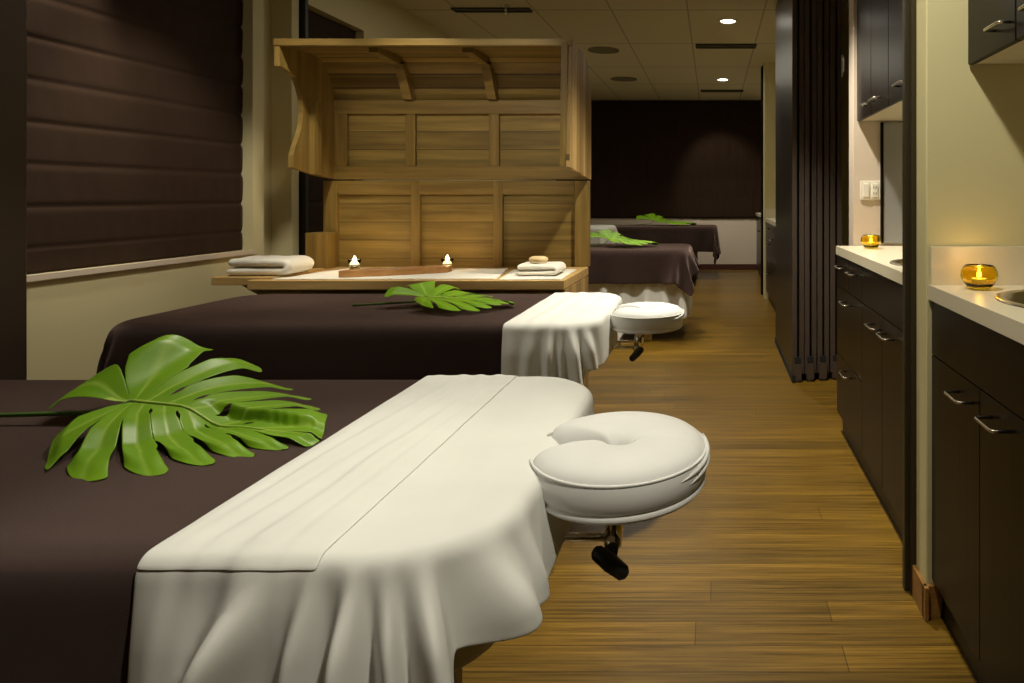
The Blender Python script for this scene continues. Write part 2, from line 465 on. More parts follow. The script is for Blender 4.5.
for x, y, r, lb in [(-1.10, 7.07, .158, 'flat round ceiling speaker, the larger one just past the cabinet lid'),
                    (-1.115, 8.81, .165, 'flat round ceiling speaker farther off, toward the end wall')]:
    t = thing('ceiling_speaker', lb, 'speaker', (x, y, H), 'round ceiling speakers')
    bm = bmesh.new(); b_lathe(bm, [(r-.012, H), (r-.012, H-.008), (r, H-.008), (r, H)], x, y, 40, False); finish('rim', bm, M['vent'], t)
    bm = bmesh.new(); b_lathe(bm, [(r-.012, H-.001), (r-.02, H-.006), (.001, H-.008)], x, y, 40); finish('grille', bm, M['vent'], t, True)
def sprinkler(x, y, lb):
    t = thing('fire_sprinkler', lb, 'sprinkler', (x, y, H), 'ceiling sprinklers')
    bm = bmesh.new(); b_lathe(bm, [(.035, H), (.033, H-.006), (.012, H-.008)], x, y, 20); finish('escutcheon', bm, M['steel'], t, True)
    bm = bmesh.new(); b_lathe(bm, [(.008, H-.005), (.008, H-.035), (.013, H-.037), (.013, H-.045)], x, y, 14); finish('head', bm, M['steel'], t)
    bm = bmesh.new(); b_lathe(bm, [(.002, H-.045), (.022, H-.062), (.022, H-.065)], x, y, 14); finish('deflector', bm, M['steel'], t)
sprinkler(-1.60, 5.42, 'small metal ceiling sprinkler next to the long slot diffuser')
sprinkler(-2.28, 6.62, 'small ceiling sprinkler just peeping over the top edge of the cabinet lid')

# ------------------------------------------------------------------ cabinets on the right
def bar_handle(parent, x_face, ya, yb, z, r=.0038, out=.036):
    bm = bmesh.new(); pts = []
    xo = x_face-out
    pts.append((x_face, ya, z)); pts.append((xo+.008, ya, z))
    for k in range(1, 5):
        a = k/5*PI/2; pts.append((xo+.008-.008*math.sin(a), ya+(.012-.012*math.cos(a))*(1 if yb > ya else -1), z))
    s = 1 if yb > ya else -1
    pts.append((xo, ya+.014*s, z)); pts.append((xo, yb-.014*s, z))
    for k in range(1, 5):
        a = k/5*PI/2; pts.append((xo+.008-.008*math.cos(a), yb-(.012-.012*math.sin(a))*s, z))
    pts.append((xo+.008, yb, z)); pts.append((x_face, yb, z))
    b_tube(bm, pts, r, 8)
    return finish('handle', bm, M['steel'], parent, True)

def base_unit(y0, y1, xf, label, fronts, xb=1.165, group='dark base cabinets along the alcoves'):
    """fronts: (kind, ya, yb, z0, z1, handle_ya, handle_yb, handle_z)"""
    t = thing('base_cabinet', label, 'cabinet', ((xf+xb)/2, (y0+y1)/2, 0), group)
    bm = bmesh.new()
    b_box(bm, xf+.019, xb, y0+.001, y1-.001, .10, .844, .001, 1)
    finish('body', bm, M['wenge'], t)
    box('toe_kick', xf+.028, xb, y0+.001, y1-.001, 0, .10, M['black'], t)
    for kind, ya, yb, z0, z1, ha, hb, hz in fronts:
        d = box(kind, xf, xf+.018, ya+.0015, yb-.0015, z0+.0015, z1-.0015, M['wenge'], t, bev=.0012)
        if ha is not None: bar_handle(d, xf, ha, hb, hz)
    return t
XF = .585
base_unit(2.77, 3.334, .592, 'dark base cabinet of four drawers in the middle alcove, below the amber bowl', [
    ('drawer', 3.05, 3.334, .70, .843, 3.21, 3.11, .80), ('drawer', 2.77, 3.05, .70, .843, 2.94, 2.84, .80),
    ('drawer', 2.77, 3.334, .385, .70, 3.09, 2.97, .655), ('drawer', 2.77, 3.334, .10, .385, 3.09, 2.97, .349)])
base_unit(2.15, 2.77, .592, 'dark two-door base cabinet in the middle alcove, under the partly hidden sink', [
    ('drawer_front', 2.15, 2.77, .70, .843, None, None, None),
    ('door', 2.443, 2.77, .10, .70, 2.565, 2.455, .653), ('door', 2.15, 2.443, .10, .70, 2.385, 2.28, .653)])
base_unit(1.22, 1.866, .584, 'dark two-door base cabinet in the nearest alcove at the right edge', [
    ('drawer_front', 1.22, 1.866, .70, .843, None, None, None),
    ('door', 1.53, 1.866, .10, .70, 1.657, 1.567, .658), ('door', 1.22, 1.53, .10, .70, 1.465, 1.375, .658)])
base_unit(6.0, 7.665, XF, 'dark base cabinet glimpsed behind the folded partition stack', [
    ('drawer', 6.9, 7.665, .70, .843, 7.2, 7.08, .79), ('drawer', 6.9, 7.665, .40, .70, 7.2, 7.08, .63),
    ('drawer', 6.9, 7.665, .10, .40, 7.2, 7.08, .34), ('door', 6.0, 6.9, .10, .843, 6.85, 6.75, .7)])
base_unit(8.75, 10.2, .640, 'distant dark base cabinet beyond the last wall stub by the end wall', [
    ('drawer', 9.5, 10.2, .70, .843, 9.9, 9.78, .79), ('drawer', 8.75, 9.5, .70, .843, 9.2, 9.08, .79),
    ('door', 9.5, 10.2, .10, .70, 9.66, 9.56, .65), ('door', 8.75, 9.5, .10, .70, 9.4, 9.3, .65)])

def worktop(y0, y1, label, sink=None, splash=True, xo=.575):
    x0, x1, z0, z1 = xo, 1.168, .846, .885
    bm = bmesh.new()
    if sink is None:
        b_box(bm, x0, x1, y0, y1, z0, z1, .0015, 1)
    else:
        cx, cy, r = sink; n = 48
        # frame with a round hole: ring of quads between circle and rectangle
        def rect_pt(a):
            dx, dy = math.cos(a), math.sin(a)
            s = min(((x1 if dx > 0 else x0)-cx)/dx if abs(dx) > 1e-6 else 9, ((y1 if dy > 0 else y0)-cy)/dy if abs(dy) > 1e-6 else 9)
            return (cx+dx*s, cy+dy*s)
        angs = sorted([2*PI*k/n for k in range(n)]+[math.atan2(yy-cy, xx-cx) % (2*PI) for xx in (x0, x1) for yy in (y0, y1)])
        L4 = []
        for a in angs:
            px, py = rect_pt(a); qx, qy = cx+r*math.cos(a), cy+r*math.sin(a)
            L4.append([bm.verts.new(p) for p in ((px, py, z0), (px, py, z1), (qx, qy, z1), (qx, qy, z0))])
        m = len(L4)
        for i in range(m):
            A, B = L4[i], L4[(i+1) % m]
            for k in range(4): bm.faces.new((A[k], B[k], B[(k+1) % 4], A[(k+1) % 4]))
    o = finish('worktop', bm, M['counter'])
    tag(o, label, 'worktop')
    if splash:
        s = box('backsplash', x0+.006, x1, y1-.012, y1-.0005, z1, z1+.102, M['counter'], o, bev=.0012)
    return o
worktop(.9, 1.868, 'cream laminate worktop of the nearest alcove at the right edge', (.845, 1.55, .187))
worktop(2.15, 3.336, 'cream laminate worktop of the middle alcove, seen past the dark jamb', (.825, 2.43, .187), False, .588)
worktop(6.0, 7.668, 'distant cream worktop glimpsed behind the folded partition stack')
worktop(8.75, 10.2, 'farthest cream worktop near the end wall', None, False, .63)
def sink(cx, cy, label):
    t = thing('round_sink', label, 'sink', (cx, cy, .885), 'round steel sinks')
    bm = bmesh.new(); z = .885
    b_lathe(bm, [(.205, z+.0005), (.204, z+.004), (.188, z+.005), (.178, z+.001), (.172, z-.03), (.160, z-.12), (.12, z-.15), (.03, z-.158), (.028, z-.162),
                 (.125, z-.155), (.166, z-.12), (.178, z-.03), (.186, z-.001)], cx, cy, 48, False)
    finish('bowl', bm, M['steel'], t, True)
    bm = bmesh.new(); b_lathe(bm, [(.03, z-.164), (.03, z-.157), (.012, z-.155), (.001, z-.156)], cx, cy, 20); finish('drain', bm, M['chrome'], t, True)
sink(.845, 1.55, 'round stainless sink let into the nearest worktop at the right edge')
sink(.825, 2.43, 'round stainless sink mostly hidden behind the dark jamb')

def upper(y0, y1, label, doors, xb=1.165):
    xf, z0, z1 = (.688 if y1 > 2 else .680), (1.477 if y1 > 2 else 1.470), 2.35
    t = thing('wall_cabinet', label, 'cabinet', ((xf+xb)/2, (y0+y1)/2, z0), 'dark wall cabinets')
    box('body', xf+.019, xb, y0, y1-.001, z0+.004, z1, M['counter'], t)
    for ya, yb, ha, hb in doors:
        d = box('door', xf, xf+.018, ya+.0015, yb-.0015, z0, z1, M['wenge'], t, bev=.003)
        if ha: bar_handle(d, xf, ha, hb, z0+.048, out=.03)
    return t
upper(2.14, 3.336, 'dark glossy wall cabinet above the middle alcove worktop', [
    (3.04, 3.336, 3.12, 3.05), (2.74, 3.04, 2.97, 2.86), (2.44, 2.74, 2.57, 2.46), (2.14, 2.44, 2.36, 2.26)])
upper(.95, 1.866, 'dark wall cabinet at the upper right corner above the round sink', [
    (1.57, 1.866, 1.68, 1.595), (1.26, 1.57, 1.49, 1.40), (.95, 1.26, 1.19, 1.08)])

# switch plate and grey panel on the stub wall of the middle alcove
t = thing('switch_plate', 'white double switch and outlet plate on the wall below the dark wall cabinet', 'switch', (.752, 3.338, 1.15))
box('plate', .703, .799, 3.330, 3.3375, 1.105, 1.194, M['plate'], t, bev=.002)
box('rocker', .716, .744, 3.325, 3.331, 1.118, 1.181, M['plate'], t, bev=.001)
bm = bmesh.new(); b_box(bm, .757, .787, 3.326, 3.331, 1.118, 1.181, .002)
ou = finish('outlet', bm, M['plate'], t)
for zz in (1.135, 1.163):
    bm = bmesh.new(); b_box(bm, .765, .768, 3.3252, 3.3262, zz-.006, zz+.006); b_box(bm, .776, .779, 3.3252, 3.3262, zz-.006, zz+.006)
    finish('socket_slot', bm, M['black'], ou)
t = thing('grey_wall_panel', 'flat grey metal panel with a dark edge on the wall beside the switch plate', 'panel', (.98, 3.33, .9))
box('face', .812, 1.15, 3.322, 3.336, .90, 1.472, M['grey'], t, bev=.001)
box('edge_strip', .800, .811, 3.318, 3.337, .90, 1.472, M['wenge_flat'], t)

# amber candle bowls
def amber_bowl(cx, cy, label):
    z = .885
    t = thing('candle_bowl', label, 'candle holder', (cx, cy, z), 'amber glass candle bowls')
    bm = bmesh.new()
    outer = [(.001, z+.001), (.020, z+.001), (.030, z+.006), (.040, z+.018), (.0455, z+.033), (.0445, z+.047), (.038, z+.058), (.0345, z+.061)]
    inner = [(.0325, z+.060), (.036, z+.055), (.0405, z+.046), (.0415, z+.033), (.036, z+.020), (.027, z+.012), (.001, z+.010)]
    b_lathe(bm, outer+inner, cx, cy, 36, False)
    finish('bowl', bm, M['amber'], t, True)
    bm = bmesh.new(); b_lathe(bm, [(.001, z+.011), (.018, z+.0125), (.018, z+.027), (.001, z+.027)], cx, cy, 24, False)
    w = finish('tealight', bm, M['wax'], t)
    bm = bmesh.new(); b_lathe(bm, [(.001, z+.028), (.005, z+.032), (.006, z+.037), (.003, z+.045), (.0005, z+.050)], cx, cy, 12)
    finish('flame', bm, M['flame_small'], w, True)
    li = bpy.data.lights.new('candle_glow', 'POINT'); li.energy = .11; li.color = (1, .6, .22); li.shadow_soft_size = .012
    lo = bpy.data.objects.new('candle_glow', li); C.objects.link(lo); lo.location = (cx, cy, z+.075)
amber_bowl(.676, 1.775, 'lit amber glass candle bowl on the nearest worktop beside the round sink')
amber_bowl(.715, 3.16, 'lit amber glass candle bowl on the middle alcove worktop under the switch plate')

# ------------------------------------------------------------------ folded partition stack
def folded_stack():
    t = thing('folding_partition', 'tall dark folding partition parked as a stack beside the aisle', 'partition', (.62, 4.25, 0))
    xs = [.482, .527, .560, .605, .640, .685, .722, .767, .805]
    for i, x in enumerate(xs[:-1]):
        y0 = 4.215+.012*(i % 2)+.010*i
        w = .026
        bm = bmesh.new(); b_box(bm, x, x+w, y0+.02, y0+1.14, .045, H-.03, .002, 1)
        p = finish('panel', bm, M['panel_face'], t)
        bm = bmesh.new(); b_box(bm, x-.002, x+w+.002, y0-.002, y0+.02, .045, H-.03, .004, 2)
        finish('edge_strip', bm, M['panel_edge'], p)
        if i % 2 == 0:
            bm = bmesh.new(); b_box(bm, x+w+.003, xs[i+1]-.003, y0+.06, y0+1.1, .05, H-.04); finish('gasket', bm, M['rubber'], p)
    for i in (0, 2, 4, 6):
        x = xs[i]; y0 = 4.215+.01*i
        bm = bmesh.new(); b_box(bm, x+.008, x+.055, y0-.012, y0+.03, .012, .115, .004); b_box(bm, x+.015, x+.045, y0-.006, y0+.05, .0, .02, .003)
        f = finish('floor_guide', bm, M['panel_edge'], t)
        bm = bmesh.new(); b_box(bm, x+.012, x+.05, y0-.014, y0-.002, .115, .155, .003)
        finish('guide_cap', bm, M['rubber'], f)
    box('bottom_sweep', .478, .500, 4.20, 5.36, 0, .045, M['rubber'], t)
    bm = bmesh.new(); b_box(bm, .792, .798, 4.29, 4.31, 1.85, 1.99, .003); b_tube(bm, [(.80, 4.29, 1.87), (.80, 4.265, 1.88), (.80, 4.265, 1.97), (.80, 4.29, 1.98)], .005, 8)
    finish('latch_pull', bm, M['steel'], t)
folded_stack()

# ------------------------------------------------------------------ wooden steam cabinet
def steam_cabinet():
    X0, X1, Y0, Y1 = -2.095, -.667, 3.15, 3.80
    t = thing('wooden_steam_cabinet', 'large cedar steam cabinet with panelled back and raised curved lid, behind the second table', 'steam cabinet', (-1.38, 3.45, 0))
    box('body', X0+.03, X1-.012, Y0+.03, 3.76, .0, .70, M['cedar_x'], t)
    ct = box('countertop', X0, X1, Y0, 3.765, .699, .742, M['cedar_top'], t, bev=.003)
    box('side_shelf', -2.285, X0+.10, 3.19, 3.60, .715, .752, M['cedar_top'], t, bev=.003)
    bm = bmesh.new(); b_prism(bm, [(-2.20, .715), (X0+.06, .715), (X0+.06, .62)], 'y', 3.25, 3.275)
    finish('bracket', bm, M['cedar_rail'], t)
    bm = bmesh.new(); b_box(bm, X1-.012, X1, Y0+.02, 3.765, .02, .697, .002); finish('side_panel', bm, M['cedar_side'], t)
    # back frame (lower)
    zt = 1.205
    for xa, xb in ((X0, X0+.075), (-1.625, -1.575), (-1.18, -1.13), (X1-.075, X1)):
        bm = bmesh.new(); b_box(bm, xa, xb, 3.765, 3.825, .742 if xa != X0 else .0, zt, .003); finish('back_stile', bm, M['cedar_stile'], t)
    bm = bmesh.new(); b_box(bm, X0+.075, X1-.075, 3.768, 3.822, 1.13, zt, .003); finish('back_rail', bm, M['cedar_rail'], t)
    for xa, xb in ((X0+.075, -1.625), (-1.575, -1.18), (-1.13, X1-.075)):
        bm = bmesh.new(); b_box(bm, xa, xb, 3.790, 3.81, .60, 1.13)
        finish('back_panel', bm, M['cedar_x'], t)
    bm = bmesh.new(); b_box(bm, -2.13, -2.01, 3.66, 3.764, .742, .93, .003); finish('hinge_block', bm, M['cedar_stile'], t)
    # lid: curved shell of boards
    xl, xr = -2.06, -.665
    prof_out = [(3.31, 1.851), (3.50, 1.862), (3.62, 1.860), (3.69, 1.838), (3.745, 1.775), (3.79, 1.70), (3.825, 1.64), (3.83, 1.60)]
    th = .018
    bm = bmesh.new()
    prof_in = [(3.33, 1.851-th), (3.50, 1.862-th), (3.61, 1.860-th), (3.672, 1.838-th), (3.727, 1.765-th*.5), (3.772, 1.69), (3.805, 1.635), (3.81, 1.60)]
    b_prism(bm, prof_out+prof_in[::-1], 'x', xl+.02, xr-.014)
    lid = finish('lid', bm, M['cedar_roof'], t)
    # sub-parts of the lid
    bm = bmesh.new(); b_box(bm, xl-.006, xr+.004, 3.291, 3.318, 1.83, 1.863, .003); finish('front_edge_board', bm, M['cedar_rail'], lid)
    bm = bmesh.new()     # left side board with its curved front edge
    pts = [(3.295, 1.858), (3.295, 1.735), (3.36, 1.725), (3.425, 1.705), (3.455, 1.66), (3.480, 1.60), (3.487, 1.54), (3.475, 1.47), (3.448, 1.41), (3.42, 1.36), (3.402, 1.32), (3.398, 1.262),
           (3.50, 1.245), (3.64, 1.225), (3.825, 1.213), (3.83, 1.60), (3.825, 1.64), (3.79, 1.70), (3.745, 1.775), (3.69, 1.838), (3.62, 1.858)]
    b_prism(bm, pts, 'x', xl-.002, xl+.022)
    finish('side_board', bm, M['cedar_stile'], lid)
    bm = bmesh.new()     # inner cheek rail following the curve
    b_prism(bm, [(3.54, 1.235), (3.60, 1.232), (3.60, 1.60), (3.54, 1.60)], 'x', xl+.022, xl+.05); finish('cheek_rail', bm, M['cedar_stile'], lid)
    bm = bmesh.new()     # right side board
    pts = [(3.305, 1.858), (3.275, 1.55), (3.245, 1.258), (3.50, 1.238), (3.825, 1.211), (3.83, 1.60), (3.825, 1.64), (3.79, 1.70), (3.745, 1.775), (3.69, 1.84), (3.62, 1.860)]
    b_prism(bm, pts, 'x', xr-.014, xr+.002)
    finish('side_board', bm, M['cedar_side'], lid)
    bm = bmesh.new(); b_prism(bm, [(3.285, 1.845), (3.25, 1.262), (3.275, 1.262), (3.31, 1.845)], 'x', xr-.045, xr-.0145)
    finish('cheek_rail', bm, M['cedar_stile'], lid)
    # inner vertical part of the lid
    for za, zb in ((1.565, 1.64), (1.212, 1.285)):
        bm = bmesh.new(); b_box(bm, xl+.02, xr-.014, 3.768, 3.826, za, zb, .003); finish('rail', bm, M['cedar_rail'], lid)
    for xa, xb in ((xl+.022, xl+.09), (-1.655, -1.602), (-1.205, -1.15), (xr-.075, xr-.015)):
        bm = bmesh.new(); b_box(bm, xa, xb, 3.770, 3.824, 1.285, 1.565, .003); finish('stile', bm, M['cedar_stile'], lid)
    for xa, xb in ((xl+.09, -1.655), (-1.602, -1.205), (-1.15, xr-.075)):
        bm = bmesh.new(); b_box(bm, xa, xb, 3.795, 3.812, 1.285, 1.565); finish('panel', bm, M['cedar_x'], lid)
    for xc in (-1.628, -1.178):
        bm = bmesh.new()
        b_prism(bm, [(3.775, 1.64), (3.735, 1.64), (3.625, 1.805), (3.668, 1.822), (3.727, 1.755), (3.78, 1.67)], 'x', xc-.023, xc+.023); finish('rib', bm, M['cedar_rail'], lid)
        bm = bmesh.new()
        b_prism(bm, [(3.36, 1.836), (3.36, 1.812), (3.60, 1.800), (3.62, 1.838), (3.50, 1.842)], 'x', xc-.022, xc+.022); finish('rib', bm, M['cedar_rail'], lid)
steam_cabinet()

# ------------------------------------------------------------------ folded towels
def ribbon_towel(name, cx, cy, z0, w, d, layers, th, label, group, rot=0, seed=0, open_left=True):
    """path in local x-z folded back and forth, extruded along y"""
    rnd = random.Random(seed); pts = []
    hw = w/2-th/2
    z = th/2; dirn = 1
    for k in range(layers):
        a, b = (-hw, hw) if dirn > 0 else (hw, -hw)
        inset = rnd.uniform(0, .008)
        n = 14
        if k: a -= inset*dirn*-1
        for i in range(n+1): pts.append((a+(b-a)*i/n*(1 if k < layers-1 else .97), z))
        if k < layers-1:
            for q in range(1, 6):
                an = -PI/2+PI*q/6
                pts.append((b+dirn*th*.62*math.cos(an), z+th*.5*1.04+th*.52*math.sin(an)))
        z += th*1.04; dirn = -dirn
    bm = bmesh.new(); ny = 14; top = []; bot = []
    P = [Vector((p[0], p[1])) for p in pts]
    rows = []
    for j in range(ny+1):
        y = -d/2+d*j/ny; r1 = []; r2 = []
        for i, p in enumerate(P):
            tg = (P[min(i+1, len(P)-1)]-P[max(i-1, 0)]).normalized(); nr = Vector((-tg.y, tg.x))
            e = 1 if 0 < j < ny else .55
            hh = th*.47*e
            wob = .0035*noise.noise(Vector((p.x*14+seed, y*14, p.y*30)))
            yy = y+.004*noise.noise(Vector((p.x*9, p.y*60, seed+j*0.0)))
            sag = 1-.0*abs(p.x)
            a = p+nr*hh; b = p-nr*hh
            r1.append(bm.verts.new((a.x, yy, max(0, a.y+wob*(a.y/(layers*th))))))
            r2.append(bm.verts.new((b.x, yy, max(0, b.y+wob*(b.y/(layers*th))))))
        rows.append((r1, r2))
    for (a1, a2), (b1, b2) in zip(rows, rows[1:]):
        for i in range(len(P)-1):
            bm.faces.new((a1[i], a1[i+1], b1[i+1], b1[i])); bm.faces.new((a2[i+1], a2[i], b2[i], b2[i+1]))
        bm.faces.new((a1[0], b1[0], b2[0], a2[0])); bm.faces.new((a1[-1], a2[-1], b2[-1], b1[-1]))
    for r1, r2 in (rows[0], rows[-1]):
        for i in range(len(P)-1): bm.faces.new((r1[i], r2[i], r2[i+1], r1[i+1]))
    bmesh.ops.recalc_face_normals(bm, faces=bm.faces[:])
    bmesh.ops.rotate(bm, verts=bm.verts[:], matrix=Matrix.Rotation(rot, 3, 'Z'))
    bmesh.ops.translate(bm, verts=bm.verts[:], vec=(cx, cy, z0))
    o = finish(name, bm, M['towel'], None, True)
    md = o.modifiers.new('s', 'SUBSURF'); md.levels = 1; md.render_levels = 1
    return tag(o, label, 'towel', group)
ribbon_towel('folded_towel', -2.115, 3.33, .7525, .29, .22, 2, .040, 'large folded white towel on the side shelf by the left wall', 'folded white towels', seed=3)
ribbon_towel('folded_towel', -.835, 3.37, .7475, .20, .19, 2, .026, 'small folded white towel with a round brush lying on it', 'folded white towels', seed=7)

# runner cloths on the counter
def runner(name, poly, z, th, label):
    bm = bmesh.new(); nx, ny = 60, 16; rows = []
    (ax, ay), (bx, by), (cx, cy), (dx, dy) = poly      # front-left, front-right, back-right, back-left
    for j in range(ny+1):
        v = j/ny; row = []
        for i in range(nx+1):
            u = i/nx
            x = (ax+(bx-ax)*u)*(1-v)+(dx+(cx-dx)*u)*v; y = (ay+(by-ay)*u)*(1-v)+(dy+(cy-dy)*u)*v
            y += .006*noise.noise(Vector((x*9, 3, v*2)))
            h = z+.002+.0022*(1+noise.noise(Vector((x*11, y*16, 1))))
            row.append(bm.verts.new((x, y, h)))
        rows.append(row)
    for a, b in zip(rows, rows[1:]):
        for i in range(nx): bm.faces.new((a[i], a[i+1], b[i+1], b[i]))
    g = bmesh.ops.extrude_face_region(bm, geom=bm.faces[:])
    for v in [e for e in g['geom'] if isinstance(e, bmesh.types.BMVert)]: v.co.z = z+.0006
    return tag(finish(name, bm, M['towel'], None, True), label, 'cloth')
runner('table_runner', [(-2.00, 3.175), (-.985, 3.19), (-1.06, 3.64), (-1.90, 3.66)], .742, .003, 'white terry cloth spread under the wooden candle tray')
runner('hand_towel', [(-.965, 3.165), (-.685, 3.165), (-.700, 3.60), (-1.02, 3.60)], .742, .003, 'white terry cloth lying flat under the small folded towel')

# wooden tray with pebbles
t = thing('wooden_tray', 'long narrow wooden tray between the two glass votives', 'tray', (-1.47, 3.42, .7475))
bm = bmesh.new(); n = 24; A = []; 
outl = []
for i in range(n+1):
    u = -1+2*i/n; outl.append((-1.51+.21*u, 3.30+.03*u*u+.11*u))
for i in range(n+1):
    u = 1-2*i/n; outl.append((-1.51+.21*u, 3.42-.04*u*u+.11*u))
z0 = .7475
bot = [bm.verts.new((x, y, z0)) for x, y in outl]; top = [bm.verts.new((x, y, z0+.030)) for x, y in outl]
cxm, cym = -1.51, 3.36
sk = lambda x: .11*(x-cxm)/.21
inn = [bm.verts.new((cxm+(x-cxm)*.955, cym+sk(x)*.955+(y-cym-sk(x))*.80, z0+.030)) for x, y in outl]
inb = [bm.verts.new((cxm+(x-cxm)*.945, cym+sk(x)*.945+(y-cym-sk(x))*.74, z0+.012)) for x, y in outl]
m_ = len(outl)
for i in range(m_):
    j = (i+1) % m_
    bm.faces.new((bot[i], bot[j], top[j], top[i])); bm.faces.new((top[i], top[j], inn[j], inn[i])); bm.faces.new((inn[i], inn[j], inb[j], inb[i]))
bm.faces.new(bot[::-1]); bm.faces.new(inb)
finish('tray_body', bm, M['tray_wood'], t)
rnd = random.Random(5); bm = bmesh.new()
for k in range(150):
    u = rnd.uniform(-.75, .75); x = -1.51+.20*u; y = 3.36+.105*u+rnd.uniform(-.028, .028)
    r = bmesh.ops.create_icosphere(bm, subdivisions=1, radius=rnd.uniform(.005, .009))
    s = rnd.uniform(.5, .8)
    for v in r['verts']: v.co = Vector((v.co.x*1.2+x, v.co.y+y, v.co.z*s+z0+.020+rnd.uniform(0, .0005)*10))
o = finish('pebbles', bm, M['stone'], None, True); tag(o, 'fine grey pebbles filling the long wooden tray', 'pebbles'); o['kind'] = 'stuff'

def votive(cx, cy, z, label):
    t = thing('glass_votive', label, 'candle holder', (cx, cy, z), 'clear glass votives on the steam cabinet')
    bm = bmesh.new()
    b_lathe(bm, [(.001, z), (.019, z), (.024, z+.008), (.020, z+.018), (.026, z+.030), (.031, z+.055), (.0295, z+.056), (.0245, z+.032), (.016, z+.020), (.001, z+.018)], cx, cy, 28, False)
    finish('glass', bm, M['clear'], t, True)
    bm = bmesh.new(); b_lathe(bm, [(.001, z+.0205), (.015, z+.021), (.020, z+.032), (.001, z+.033)], cx, cy, 20, False)
    w = finish('tealight', bm, M['wax'], t)
    bm = bmesh.new(); b_lathe(bm, [(.001, z+.036), (.0075, z+.041), (.0095, z+.050), (.0050, z+.064), (.0005, z+.074)], cx, cy, 12)
    finish('flame', bm, M['flame'], w, True)
    li = bpy.data.lights.new('votive_glow', 'POINT'); li.energy = .5; li.color = (1, .65, .28); li.shadow_soft_size = .01
    lo = bpy.data.objects.new('votive_glow', li); C.objects.link(lo); lo.location = (cx, cy, z+.085)
votive(-1.80, 3.52, .7475, 'lit clear glass votive, the left one of the two by the wooden tray')
votive(-1.352, 3.57, .7475, 'lit clear glass votive, the right one of the two by the wooden tray')

t = thing('round_brush', 'round pale wooden brush lying on the small folded towel', 'brush', (-.835, 3.36, .80))
z = .8005
bm = bmesh.new(); b_lathe(bm, [(.001, z), (.034, z), (.040, z+.004), (.040, z+.009)], -.835, 3.36, 32); finish('bristles', bm, M['wax'], t, True)
bm = bmesh.new(); b_lathe(bm, [(.001, z+.009), (.042, z+.009), (.046, z+.016), (.044, z+.025), (.030, z+.032), (.001, z+.034)], -.835, 3.36, 32, False); finish('back', bm, M['soapwood'], t, True)

# ------------------------------------------------------------------ treatment tables
ZT = .70
def rr_pts(x0, x1, y0, y1, r, n=8):
    pts = []
    for cx, cy, a0 in ((x1-r, y1-r, 0), (x0+r, y1-r, PI/2), (x0+r, y0+r, PI), (x1-r, y0+r, 3*PI/2)):
        for k in range(n+1):
            a = a0+PI/2*k/n; pts.append((cx+r*math.cos(a), cy+r*math.sin(a)))
    return pts

def slab(bm, x0, x1, y0, y1, z0, z1, r, e):
    """rounded slab with rounded top and bottom edges"""
    prof = []
    for k in range(5):
        a = PI/2*k/4; prof.append((e-e*math.sin(a), z0+e-e*math.cos(a)))
    for k in range(5):
        a = PI/2*k/4; prof.append((e-e*math.cos(a), z1-e+e*math.sin(a)))
    rings = []
    for ins, z in prof:
        rings.append([bm.verts.new((x, y, z)) for x, y in rr_pts(x0+ins, x1-ins, y0+ins, y1-ins, max(.01, r-ins))])
    n = len(rings[0])
    for a, b in zip(rings, rings[1:]):
        for k in range(n): bm.faces.new((a[k], a[(k+1) % n], b[(k+1) % n], b[k]))
    bm.faces.new(rings[0][::-1]); bm.faces.new(rings[-1])

beds = {}
def table(key, x0, x1, y0, y1, label, r=.15):
    t = thing('treatment_table', label, 'massage table', ((x0+x1)/2, (y0+y1)/2, 0), 'padded treatment tables')
    bm = bmesh.new(); slab(bm, x0, x1, y0, y1, ZT-.085, ZT, r, .022); finish('padding', bm, M['vinyl'], t, True)
    bm = bmesh.new(); slab(bm, x0+.012, x1-.012, y0+.012, y1-.012, ZT-.165, ZT-.086, r-.012, .012); finish('apron', bm, M['vinyl'], t, True)
    for lx in (x0+.25, x1-.30):
        for ly in (y0+.13, y1-.13):
            bm = bmesh.new(); b_box(bm, lx-.03, lx+.03, ly-.025, ly+.025, 0, ZT-.166, .004); finish('leg', bm, M['cedar_stile'], t)
    bm = bmesh.new(); b_box(bm, x0+.28, x1-.33, (y0+y1)/2-.02, (y0+y1)/2+.02, .22, .27, .004)
    for lx in (x0+.25, x1-.30): b_box(bm, lx-.015, lx+.015, y0+.155, y1-.155, .22, .27, .003)
    finish('stretcher', bm, M['cedar_rail'], t)
    beds[key] = (x0, x1, y0, y1, r)
    return t
table(1, -2.10, -.262, .80, 1.598, 'nearest treatment table, its cream end showing below the ivory sheet at the big face cradle')
table(2, -1.98, -.385, 2.25, 2.99, 'second treatment table in front of the wooden steam cabinet', r=.12)
table(3, -2.05, -.20, 5.33, 6.05, 'third treatment table, past the steam cabinet, under a brown blanket and ivory skirt', r=.10)
table(4, -1.85, .06, 9.35, 10.1, 'farthest treatment table, by the end wall under a brown blanket', r=.10)
table(5, -2.2, -1.14, 7.55, 8.25, 'treatment table mostly hidden behind the steam cabinet under a white sheet', r=.06)

